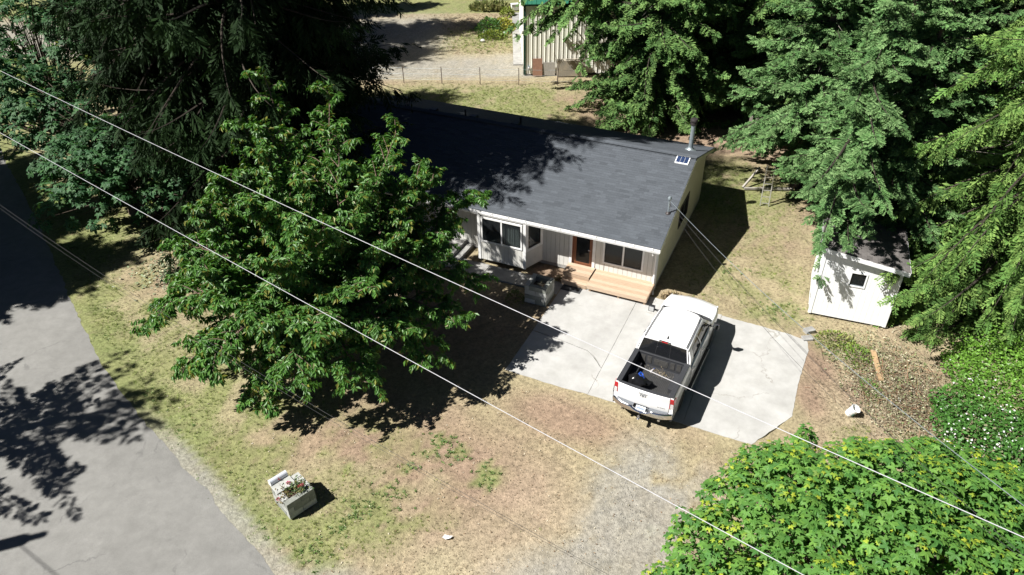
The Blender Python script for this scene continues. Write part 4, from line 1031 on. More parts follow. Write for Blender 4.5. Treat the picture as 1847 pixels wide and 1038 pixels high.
    for i in range(7):
        x = -.12 + i * .035
        pk.hexa([(x, -.2275, .70), (x + .022, -.2275, .70), (x + .022, -.222, .70), (x, -.222, .70), (x, -.1955, .757), (x + .022, -.1955, .757), (x + .022, -.19, .757), (x, -.19, .757)])
    pk.build('plate_marks', M['plateink'], pl)
    h = MB().box(-.035, .035, -.30, .0, .40, .47).build('hitch', M['chrome'], T)
    MB().box(-.04, .04, -.42, -.28, .41, .44).build('ball_mount', M['chrome'], h)
    MB().lathe([(.016, 0), (.014, .05), (.028, .06), (.034, .085), (.028, .11), (.01, .12)], 12, (0, -.38, .44)).build('tow_ball', M['chrome'], h, smooth=True)
    # ---- mirrors, running boards, wheels
    for s in (-1, 1):
        m = MB().tube([(s * .96, 4.24, 1.33), (s * 1.10, 4.22, 1.36)], [.045, .035], 8); m.box(min(s * 1.08, s * 1.30), max(s * 1.08, s * 1.30), 4.14, 4.26, 1.28, 1.52)
        mo = m.build('wing_mirror', M['blackp'], T, bevel=.025, seg=3)
        MB().box(min(s * 1.105, s * 1.275), max(s * 1.105, s * 1.275), 4.132, 4.139, 1.31, 1.50).build('mirror_glass', M['mirror'], mo, bevel=.003)
        r_ = MB().box(min(s * .99, s * 1.10), max(s * .99, s * 1.10), 1.72, 4.12, .33, .38).build('running_board', M['blackp'], T, bevel=.015)
        a, b_ = sorted((s * 1.095, s * 1.115)); MB().box(a, b_, 1.72, 4.12, .345, .385).build('board_trim', M['alu'], r_, bevel=.005)
        for yc in (YR, YF):
            x0 = s * .86
            w = empty('wheel', (x0, yc, RW)); w.parent = T
            MB().lathe([(.26, -.125), (.37, -.13), (.40, -.10), (.405, 0), (.40, .10), (.37, .13), (.26, .125)], 28, axis='x').build('tyre', M['tyre'], w, smooth=True)
            rm = MB().lathe([(.265, s * -.11), (.265, s * .115), (.24, s * .12), (.235, s * .07), (.05, s * .075), (.05, s * -.11)], 24, axis='x')
            for i in range(6):
                a = i * PI / 3; c_, s_ = math.cos(a), math.sin(a)
                rm.beam((s * .095, .04 * c_, .04 * s_), (s * .10, .245 * c_, .245 * s_), .06, .03, up=(1, 0, 0))
            rm.build('rim', M['alu'], w)
    return T
TRUCK = make_truck()
def in_truck(x, y, z): c, s = math.cos(-.488), math.sin(-.488); return (4.18 + x * c - y * s, 17.21 + x * s + y * c, .022 + z)
def make_bed_load():
    t = empty('rubbish_bag', in_truck(-.46, .50, .922), -.3, 'full black plastic rubbish bag with blue tie lying in the truck bed', 'rubbish bag')
    vs = []; nu, nv = 22, 12; r = random.Random(5)
    ph = [r.uniform(0, 6.28) for _ in range(6)]
    for j in range(nv + 1):
        v = PI * j / nv
        for i in range(nu):
            u = 2 * PI * i / nu
            k = 1 + .10 * math.sin(5 * u + ph[0] + 2 * v) + .07 * math.sin(9 * u + ph[1] - 3 * v) + .06 * math.sin(3 * u + 5 * v + ph[2])
            x, y, z = .26 * math.sin(v) * math.cos(u) * k, .25 * math.sin(v) * math.sin(u) * k, .27 * math.cos(v)
            if x > .05: x += (x - .05) * 1.0; z *= 1 - min(.75, (x - .05) * 1.5)     # flattened tail of plastic
            vs.append((x, y, max(z + .25, .0)))
    MB_ = MB(); MB_.add(vs, [(j * nu + i, j * nu + (i + 1) % nu, (j + 1) * nu + (i + 1) % nu, (j + 1) * nu + i) for j in range(nv) for i in range(nu)])
    MB_.build('bag_body', M['bag'], t, smooth=True)
    MB().tube([(.06, .06, .50), (.12, .12, .55), (.20, .10, .50), (.22, .03, .46), (.14, .0, .49), (.08, .05, .50), (.17, .13, .49), (.26, .02, .40)], .013, 6).build('tie', M['blue'], t, smooth=True)
    n = empty('twig_debris', in_truck(.05, 1.42, .922), -.488, 'dry twigs and leaf scraps strewn at the front of the truck bed', 'debris')
    s = MB()
    for k in range(46):
        x, y, a, l = random.gauss(0, .22), random.gauss(0, .08), random.uniform(0, 6.28), random.uniform(.05, .22)
        s.tube([(x, y, .01), (x + math.cos(a) * l * .5, y + math.sin(a) * l * .5, random.uniform(.01, .05)), (x + math.cos(a) * l, y + math.sin(a) * l, .012)], [.004, .004, .002], 4)
    s.build('twigs', M['deadtwig'], n)
    leafy('leaf_scraps', [(0, 0, .01), (.15, .03, .01), (-.2, .05, .01)], 70, .05, [(.25, .20, .12), (.16, .12, .07)], n, M['litter'], 6)
    c = empty('clear_bottle', in_truck(-.20, 1.45, .955), .8, 'small clear plastic bottle lying in the truck bed by the twigs', 'bottle')
    MB().lathe([(.03, -.09), (.033, -.08), (.033, .04), (.014, .08), (.013, .10)], 12, axis='x').build('bottle_body', M['lens'], c, smooth=True)
    MB().lathe([(.016, .10), (.016, .12)], 10, axis='x').build('bottle_cap', M['blue'], c)
make_bed_load()

# ================================================================== SHED
def make_shed():
    rz = R(-21); T = empty('garden_shed', (11.59, 22.9, 0), rz, 'small white garden shed with one square window and mono-pitch shingle roof', 'shed')
    Wd, D = 2.78, 2.9; zl = lambda u: 3.08 - .15 * u
    wv = 2.25
    wn = (1.12, 1.62, 1.62, 2.16)    # window in the front wall
    c = MB()
    for a, b, lo, hi in ((.03, wn[0], 0, None), (wn[1], Wd - .03, 0, None), (wn[0], wn[1], 0, wn[2]), (wn[0], wn[1], wn[3], None)):
        ta, tb = (zl(a) - .06, zl(b) - .06) if hi is None else (hi, hi)
        c.hexa([(a, .03, lo + .05), (b, .03, lo + .05), (b, .10, lo + .05), (a, .10, lo + .05), (a, .03, ta), (b, .03, tb), (b, .10, tb), (a, .10, ta)])
    c.box(.03, .10, .10, D - .1, .05, zl(0) - .08); c.box(Wd - .10, Wd - .03, .10, D - .1, .05, zl(Wd) - .06)
    c.hexa([(.03, D - .1, .05), (Wd - .03, D - .1, .05), (Wd - .03, D - .03, .05), (.03, D - .03, .05), (.03, D - .1, zl(0) - .06), (Wd - .03, D - .1, zl(Wd) - .06), (Wd - .03, D - .03, zl(Wd) - .06), (.03, D - .03, zl(0) - .06)])
    c.build('wall', M['core'], T)
    def board(a, b, lo, hi):
        ta, tb = (zl(a) - .05, zl(b) - .05) if hi is None else (hi, hi)
        MB().hexa([(a, .008, lo), (b, .008, lo), (b, .029, lo), (a, .029, lo), (a, .008, ta), (b, .008, tb), (b, .029, tb), (a, .029, ta)]).build('siding_board', M['shed'], T, recalc=False)
    for u in np.arange(.02, Wd - .02, .2):
        a, b = u + .002, min(u + .1975, Wd - .02)
        cutz = a < wn[1] and b > wn[0]
        if not cutz: board(a, b, .04, None)
        else:
            if a < wn[0] - .01: board(a, wn[0], wn[2], wn[3])
            if b > wn[1] + .01: board(wn[1], b, wn[2], wn[3])
            board(a, b, .04, wn[2]); board(a, b, wn[3], None)
    for v in np.arange(.03, D - .02, .2):
        if 0.5 < v < 1.45: continue
        MB().box(.008, .029, v + .002, min(v + .1975, D - .02), .04, zl(0) - .05).build('siding_board', M['shed'], T, recalc=False)
        MB().box(Wd - .029, Wd - .008, v + .002, min(v + .1975, D - .02), .04, zl(Wd) - .05).build('siding_board', M['shed'], T, recalc=False)
    for a, b in ((-.012, .10), (Wd - .10, Wd + .012)): MB().hexa([(a, -.012, .03), (b, -.012, .03), (b, .007, .03), (a, .007, .03), (a, -.012, zl(a) - .06), (b, -.012, zl(b) - .06), (b, .007, zl(b) - .06), (a, .007, zl(a) - .06)]).build('corner_trim', M['shed'], T)
    MB().box(-.014, .007, .008, .11, .03, zl(0) - .06).build('corner_trim', M['shed'], T)
    # window, pushed a little open look: pale frame, dark pane
    f = MB()
    for a, b, c0, c1 in ((wn[0] - .05, wn[1] + .05, wn[3], wn[3] + .05), (wn[0] - .05, wn[1] + .05, wn[2] - .05, wn[2]), (wn[0] - .05, wn[0], wn[2], wn[3]), (wn[1], wn[1] + .05, wn[2], wn[3])): f.box(a, b, -.02, .05, c0, c1)
    w = f.build('window', M['shed'], T, bevel=.005)
    MB().box(*wn[:2], .035, .041, *wn[2:]).build('pane', M['glass'], w)
    MB().box(wn[0], wn[1], .02, .034, wn[2], wn[2] + .02).build('sill', M['galv'], w)
    # door on the left side with strap hinges and hasp
    d = MB().box(-.012, .02, .52, 1.42, .06, 2.2).build('door', M['shed'], T, bevel=.006)
    for z in (.4, 1.8): MB().box(-.02, -.0125, .50, .80, z, z + .05).build('hinge', M['blackp'], d)
    MB().box(-.05, -.0125, 1.34, 1.39, 1.1, 1.25).build('door_handle', M['blackp'], d)
    # roof: deck, fascias, shingles with visible vertical joints
    o = .16; dk = MB(); a, b = -o, Wd + o
    dk.hexa([(a, -.2, zl(a) - .02), (b, -.2, zl(b) - .02), (b, D + .15, zl(b) - .02), (a, D + .15, zl(a) - .02), (a, -.2, zl(a) + .03), (b, -.2, zl(b) + .03), (b, D + .15, zl(b) + .03), (a, D + .15, zl(a) + .03)])
    dk.build('roof', M['darkcap'], T)
    MB().hexa([(a, -.225, zl(a) - .13), (b, -.225, zl(b) - .13), (b, -.203, zl(b) - .13), (a, -.203, zl(a) - .13), (a, -.225, zl(a) + .045), (b, -.225, zl(b) + .045), (b, -.203, zl(b) + .045), (a, -.203, zl(a) + .045)]).build('fascia', M['shed'], T)
    MB().box(a - .024, a - .002, -.2, D + .15, zl(a) - .13, zl(a) + .045).build('fascia', M['shed'], T)
    MB().box(b + .002, b + .022, -.2, D + .15, zl(b) - .13, zl(b) + .045).build('fascia', M['shed'], T)
    cols = [np.array([.13, .12, .115]) * k for k in (.85, 1.0, 1.12)]; FACES = np.array([(0, 3, 2, 1), (4, 5, 6, 7), (0, 1, 5, 4), (1, 2, 6, 5), (2, 3, 7, 6), (3, 0, 4, 7)])
    ms = []
    for cc in cols:
        P = [(0, 0, .004), (.30, 0, -.15 * .30 + .012), (.30, .245, -.15 * .30 + .012), (0, .245, .004)]
        P = np.array([(x, y, z) for x, y, z in P] + [(x, y, z + .006) for x, y, z in P]); ms.append(np_mesh('shingle', P, FACES, np.tile(cc, (8, 1)), M['shingle']))
    for i, u in enumerate(np.arange(b - .29, a - .05, -.19)):
        for v in np.arange(-.22 + (.12 if i % 2 else 0), D, .25):
            q = link(bpy.data.objects.new('shingle', random.choice(ms)), T); q.location = (u, v, zl(u) + .032)
make_shed()

# ================================================================== BARN, FENCE AND THE LOT BEHIND
def make_barn():
    T = empty('metal_barn', (1.0, 50.35, 0), R(.8), 'ivory ribbed metal barn with green corner trim and green metal roof', 'barn')
    L, D, h, fz = 15.0, 11.0, 4.75, .95
    MB().box(.06, L, .06, D, .0, h - .02).build('wall', M['core'], T)
    MB().box(.02, L, .02, .058, 0, .06).build('foundation', M['concrete2'], T)
    for i in range(int(L / .30)):
        x = .12 + i * .30
        z0 = .06
        m = MB(); m.add([(x, .05, z0), (x + .10, .05, z0), (x + .125, .022, z0), (x + .155, .022, z0), (x + .18, .05, z0), (x + .30, .05, z0), (x, .05, h), (x + .10, .05, h), (x + .125, .022, h), (x + .155, .022, h), (x + .18, .05, h), (x + .30, .05, h)],
              [(k, k + 1, k + 7, k + 6) for k in range(5)])
        m.build('metal_panel', M['metalsiding'], T, recalc=False)
    for i in range(int(D / .30)):
        y = .12 + i * .30
        m = MB(); m.add([(.05, y, .06), (.05, y + .10, .06), (.022, y + .125, .06), (.022, y + .155, .06), (.05, y + .18, .06), (.05, y + .30, .06), (.05, y, h), (.05, y + .10, h), (.022, y + .125, h), (.022, y + .155, h), (.05, y + .18, h), (.05, y + .30, h)],
              [(k, k + 6, k + 7, k + 1) for k in range(5)])
        m.build('metal_panel', M['metalsiding'], T, recalc=False)
    MB().box(-.02, .14, -.012, .020, .02, h).box(-.02, .018, .0205, .16, .02, h).build('corner_trim', M['darkgreen'], T)
    MB().box(-.10, L, -.14, -.02, h - .10, h + .02).build('gutter', M['darkgreen'], T)
    rf = MB(); k = .33
    rf.extr([(-.18, -.16, h + .03), (-.18, D / 2, h + .03 + k * (D / 2 + .16)), (-.18, D + .16, h + .03), (-.18, D + .16, h - .02), (-.18, D / 2, h - .02 + k * (D / 2 + .16)), (-.18, -.16, h - .02)], (L + .2, 0, 0))
    ro = rf.build('roof', M['greenmetal'], T)
    for i in range(16):
        x = -.1 + i * .3; MB().hexa([(x, -.16, h + .03), (x + .05, -.16, h + .03), (x + .05, D / 2, h + .03 + k * (D / 2 + .16)), (x, D / 2, h + .03 + k * (D / 2 + .16)), (x + .015, -.16, h + .06), (x + .035, -.16, h + .06), (x + .035, D / 2, h + .06 + k * (D / 2 + .16)), (x + .015, D / 2, h + .06 + k * (D / 2 + .16))]).build('roof_rib', M['greenmetal'], ro, recalc=False)
    MB().extr([(-.20, -.17, h - .14), (-.20, -.17, h + .05), (-.20, D / 2, h + .05 + k * (D / 2 + .16)), (-.20, D / 2, h - .14 + k * (D / 2 + .16))], (.018, 0, 0)).build('rake_trim', M['trim'], T)
    b = empty('leaning_board', (1.95, 50.12, 0), R(2), 'reddish-brown plywood board leaning on the barn wall by its green corner', 'board')
    MB().hexa([(-.33, -.05, 0), (.33, -.05, 0), (.33, -.02, 0), (-.33, -.02, 0), (-.33, .16, 1.15), (.33, .16, 1.15), (.33, .19, 1.15), (-.33, .19, 1.15)]).build('panel', M['brownwood'], b)
    b = empty('grey_panel', (2.75, 50.2, 0), R(1), 'low grey panel leaning on the barn wall right of the brown board', 'panel')
    MB().hexa([(-.42, -.02, 0), (.42, -.02, 0), (.42, .01, 0), (-.42, .01, 0), (-.42, .09, .88), (.42, .09, .88), (.42, .12, .88), (-.42, .12, .88)]).build('panel', M['greywood'], b)
    b = empty('concrete_bin', (4.25, 50.02, 0), R(1), 'tan concrete retaining box standing against the barn wall', 'retaining wall')
    MB().box(-.95, .95, -.12, .28, 0, 1.12).build('bin_wall', mat('tan_concrete', (.42, .36, .27), (.28, .26, .22), rough=.9, scale=2.2, bump=.2), b, bevel=.02)
    b = empty('electric_meter', (1.35, 50.30, 0), R(1), 'small grey utility meter low on the barn wall next to the corner', 'meter')
    MB().box(-.09, .09, -.10, .05, .35, .65).build('case', M['galv'], b, bevel=.01); MB().lathe([(.07, 0), (.07, -.06), (.05, -.08)], 14, (0, -.10, .53), 'y').build('dial', M['lens'], b, smooth=True)
make_barn()
def make_fence():
    T = empty('wire_fence', (-7.2, 49.2, 0), R(-4.6), 'thin rusty steel-post wire fence between the grass strip and gravel lot', 'fence')
    n = 6
    for i in range(-2, n):
        MB().box(-.022, .022, -.022, .022, -.05, 1.12).box(-.035, .035, -.006, .006, .9, .95).build('post', M['steel_post'], T, recalc=False).location = (i * 2.62, random.uniform(-.04, .04), 0)
    for z in (.25, .62, 1.0):
        MB().tube([(-5.2 + k * 1.31, 0, z - (.03 if k % 2 else 0)) for k in range(15)], .0055, 4).build('fence_wire', M['galv'], T)
make_fence()
def bush(name, x, y, pts_r, n, size, cols, label, cat, m='bramble', seed=0, h=.5, up=.8):
    t = empty(name, (x, y, -.04), 0, label, cat); r = np.random.default_rng(seed)
    a = r.uniform(0, 2 * PI, n); rr = np.sqrt(r.random(n)); z = h * (1 - rr ** 2) * r.uniform(.35, 1, n)
    P = np.stack([np.cos(a) * rr * pts_r[0], np.sin(a) * rr * pts_r[1], z + .02], 1)
    TV = np.array([(0, 0, 0), (-.3, .45, .06), (.3, .45, .06), (0, 1, -.08)]); TF = np.array([(0, 2, 3), (0, 3, 1)])
    d = np.stack([np.cos(a), np.sin(a), r.normal(up, .5, n)], 1) + r.normal(0, .5, (n, 3))
    C = np.array(cols)[r.integers(0, len(cols), n)] * r.uniform(.6, 1.35, (n, 1))
    V, F, C = scatter(TV, TF, P, frames(d, r.normal(0, .5, (n, 3)) + [0, 0, 1]), size * r.uniform(.6, 1.4, n), C)
    np_obj('foliage', V, F, C, M[m], t)
    s = MB()
    for k in range(7):
        b = 2 * PI * k / 7; s.tube([(0, 0, 0), (math.cos(b) * pts_r[0] * .3, math.sin(b) * pts_r[1] * .3, h * .5), (math.cos(b) * pts_r[0] * .7, math.sin(b) * pts_r[1] * .7, h * .6)], [.015, .01, .005], 4)
    s.build('stems', M['twig'], t); return t
def make_back_lot():
    bush('flower_bed_shrub', -1.5, 61.0, (1.2, 1.5), 900, .22, [(.06, .15, .04), (.10, .2, .03)], 'round dark green shrub in the weedy bed beside the grey pavement', 'shrub', seed=1, h=1.0)
    bush('flower_bed_shrub', -.45, 61.6, (.9, 1.8), 700, .22, [(.26, .26, .03), (.30, .28, .05), (.18, .22, .03)], 'yellow-green flowering shrub right of the round dark shrub', 'shrub', seed=2, h=.7)
    bush('flower_bed_shrub', -1.3, 59.2, (1.1, .8), 500, .2, [(.18, .22, .03), (.12, .18, .03)], 'low bright green weeds in front of the round dark shrub', 'shrub', seed=3, h=.5)
    bush('small_yellow_shrub', -.1, 65.2, (.6, .5), 260, .2, [(.26, .32, .06), (.2, .26, .04)], 'small pale yellow-green shrub at the far end of the grey pavement', 'shrub', seed=4, h=.8)
    bush('grass_clump', -1.6, 67.2, (1.8, .7), 700, .4, [(.30, .30, .13), (.22, .26, .09)], 'pale clump of tall grass before the far brown deck', 'grass clump', seed=5, h=.6, up=2)
    for k, (x, y) in enumerate(((-.35, 59.9), (-.05, 60.3), (-2.05, 58.1), (-1.9, 60.6))):
        t = tag(MB().lathe([(.05, 0), (.16, .05), (.19, .13), (.12, .21), (.03, .23)], 8, (x, y, -.06)).build('pale_rock', M['concrete'], smooth=True), ('pale rock at the right edge of the yellow-green shrub', 'pale rock by the lower right of the weedy bed', 'pale rock in front of the low green weeds', 'pale rock left of the round dark shrub')[k], 'rock')
    t = empty('far_deck', (-1.0, 70.5, 0), 0, 'low reddish-brown wooden deck at the top edge of the view', 'deck')
    for k in range(9): MB().box(-2.2, 3.6, k * .32, k * .32 + .30, .50, .56).build('plank', M['brownwood'], t, recalc=False)
    MB().box(-2.2, 3.6, -.05, -.002, .1, .58).build('skirt_board', M['brownwood'], t); MB().box(-2.0, 2.0, -.09, -.052, -.05, .12).build('kerb', M['concrete2'], t)
    t = empty('white_planter_box', (.55, 66.9, 0), .2, 'small white box standing by the pavement in front of the far brown deck', 'box')
    MB().box(-.32, .32, -.22, .22, 0, .5).build('box_body', M['trim'], t, bevel=.02); MB().box(-.34, .34, -.24, .24, .502, .54).build('box_lid', M['trim'], t)
    t = empty('bare_sapling', (3.25, 48.9, 0), 0, 'leafless thin sapling before the tan concrete box by the barn', 'sapling')
    s = MB().tube([(0, 0, -.05), (.02, 0, .7), (-.05, .05, 1.35), (-.22, .05, 2.0)], [.03, .025, .02, .008], 6).build('trunk', M['bark'], t)
    s = MB()
    for a, b, c in (((.0, 0, .9), (.18, 0, 1.6), (.22, 0, 2.1)), ((-.03, .02, 1.2), (-.15, 0, 1.5), (-.32, 0, 1.65)), ((.02, 0, .6), (.1, -.05, 1.1), (.09, -.1, 1.5))): s.tube([a, b, c], [.015, .01, .005], 5)
    s.build('branches', M['bark'], t)
    t = empty('steel_drum', (14.4, 45.0, 0), 0, 'dark steel drum standing in deep shade under the spruce trees', 'drum')
    MB().lathe([(.33, 0), (.34, .01), (.33, .05), (.33, .38), (.35, .40), (.33, .42), (.33, .75), (.35, .77), (.33, .79), (.33, 1.15), (.345, 1.17), (.345, 1.2), (.30, 1.2), (.30, 1.15)], 24).build('drum_body', M['barrel'], t, smooth=True)
    t = empty('white_road_sign', (-28.9, 42.4, 0), .5, 'short white marker board at the left edge beyond the maple leaves', 'marker')
    MB().box(-.06, .06, -.06, .06, -.05, .7).build('post', M['greywood'], t); MB().box(-.7, .55, -.09, -.062, .35, .72).build('board', M['trim'], t)
make_back_lot()

# ================================================================== RIGHT YARD BITS
def make_yard():
    t = empty('aluminium_ladder', (12.15, 31.55, -.03), R(-10), 'short aluminium ladder leaning under the blue-green spruce', 'ladder')
    for x in (0, .40): MB().beam((x, 0, 0), (x * .94 + .012, .32, 2.0), .032, .075, up=(0, 1, 0)).build('rail', M['alu'], t)
    for k in range(6):
        f = (k + .4) / 6.2; MB().beam((.01, .32 * f, 2.0 * f), (.392 - .012 * f, .32 * f, 2.0 * f), .035, .03).build('rung', M['alu'], t)
    t = empty('fallen_timbers', (11.75, 33.3, 0), 0, 'two weathered timbers forming a low A shape on the grass by the ladder', 'timber')
    MB().beam((0, 0, .05), (.95, .75, .78), .09, .09).build('brace', M['greywood'], t); MB().beam((.05, -.1, .05), (2.5, -.25, .05), .10, .09).build('sill_beam', M['greywood'], t)
    t = empty('timber_deck', (15.4, 37.6, 0), R(-16), 'old wooden play platform with a white rail under the spruces', 'play platform')
    for k in range(6): MB().box(-.9, .9, k * .2, k * .2 + .19, .62, .66).build('plank', M['greywood'], t, recalc=False)
    MB().tube([(-.95, -.05, 1.28), (.95, -.05, 1.28)], .045, 8).build('hand_rail', M['alu'], t)
    for k in range(5): MB().box(-.8 + k * .4 - .02, -.8 + k * .4 + .02, -.07, -.03, .60, 1.235).build('baluster', M['brownwood'], t, recalc=False)
    for x in (-.85, .85):
        for y in (0.0, 1.1): MB().box(x - .05, x + .05, y - .05, y + .05, -.05, .618).build('post', M['brownwood'], t, recalc=False)
    MB().box(.96, 1.10, -.10, .04, -.05, 2.4).build('post', M['brownwood'], t)
    t = empty('fence_boards', (13.75, 39.3, 0), R(-10), 'two short grey upright boards standing by the spruce edge', 'boards')
    for x in (-.22, .12): MB().box(x, x + .16, 0, .03, -.05, 1.35).build('board', M['greywood'], t, recalc=False)
    MB().box(-.3, .4, .032, .07, .5, .6).build('cross_rail', M['greywood'], t)
    t = empty('plastic_bucket', (11.10, 17.42, 0), .5, 'tipped white plastic bucket with a teal label in the dry grass', 'bucket')
    t.rotation_euler = (R(24), R(14), .5)
    MB().lathe([(.125, 0), (.13, .01), (.15, .34), (.162, .345), (.162, .375), (.15, .378), (.142, .36), (.122, .03), (.01, .025)], 24).build('bucket_body', M['bucket'], t, smooth=True)
    lb = MB(); vs = []
    for k in range(7):
        a = -2.2 + k * .14
        for r_, z in ((.1315 + .0015 + .0045, .10), (.1315 + .012, .24)): vs.append((r_ * math.cos(a), r_ * math.sin(a), z))
    lb.add(vs, [(2 * k, 2 * k + 2, 2 * k + 3, 2 * k + 1) for k in range(6)]); lb.build('label_patch', M['teal'], t, recalc=False)
    MB().tube([(.155 * math.cos(a), .155 * math.sin(a), .34 - .10 * math.sin(a) ** 2 - .02) for a in np.linspace(-.2, PI + .2, 11)], .004, 5).build('handle', M['galv'], t)
    t = empty('timber_plank', (12.9, 19.6, 0), 0, 'weathered orange-brown plank lying on the brush pile behind the bucket', 'plank')
    MB().beam((.22, .85, .12), (-.22, -.85, .24), .17, .05).build('plank_body', M['orangewood'], t)
    t = empty('paper_scrap', (13.0, 17.95, .06), .4, 'crumpled white paper scrap on the dry brush right of the bucket', 'litter')
    MB().lathe([(.02, 0), (.09, .02), (.07, .07), (.02, .09)], 7).build('crumple', M['trim'], t)
    for k, (x, y, a, z, lb_) in enumerate(((11.25, 21.75, .3, .10, 'upper grey concrete block at the drive corner before the shed'), (11.02, 21.30, .1, .06, 'lower grey concrete block at the drive corner before the shed'))):
        b = MB().box(-.19, .19, -.13, .13, -.12, .05).build('loose_block', M['concrete2'], bevel=.015); b.location = (x, y, z - .02); b.rotation_euler = (0, 0, a); tag(b, lb_, 'block')
    # small things on the lawn
    p = MB().add([(0, 0, 0), (.14, .02, .03), (.20, .12, .0), (.08, .10, .04), (-.04, .16, .0), (-.1, .05, .03)], [(0, 1, 2, 3), (0, 3, 4, 5)])
    p = MB(); p.add([(0, 0, 0), (.14, .02, .03), (.20, .12, .0), (.08, .10, .04), (-.04, .16, .0), (-.1, .05, .03)], [(0, 1, 2, 3), (0, 3, 4, 5)])
    o = p.build('dry_leaf', M['bucket'], recalc=False); o.location = (-1.95, 12.75, .0); tag(o, 'single pale dry leaf on the straw-coloured lawn in the foreground', 'leaf')
make_yard()

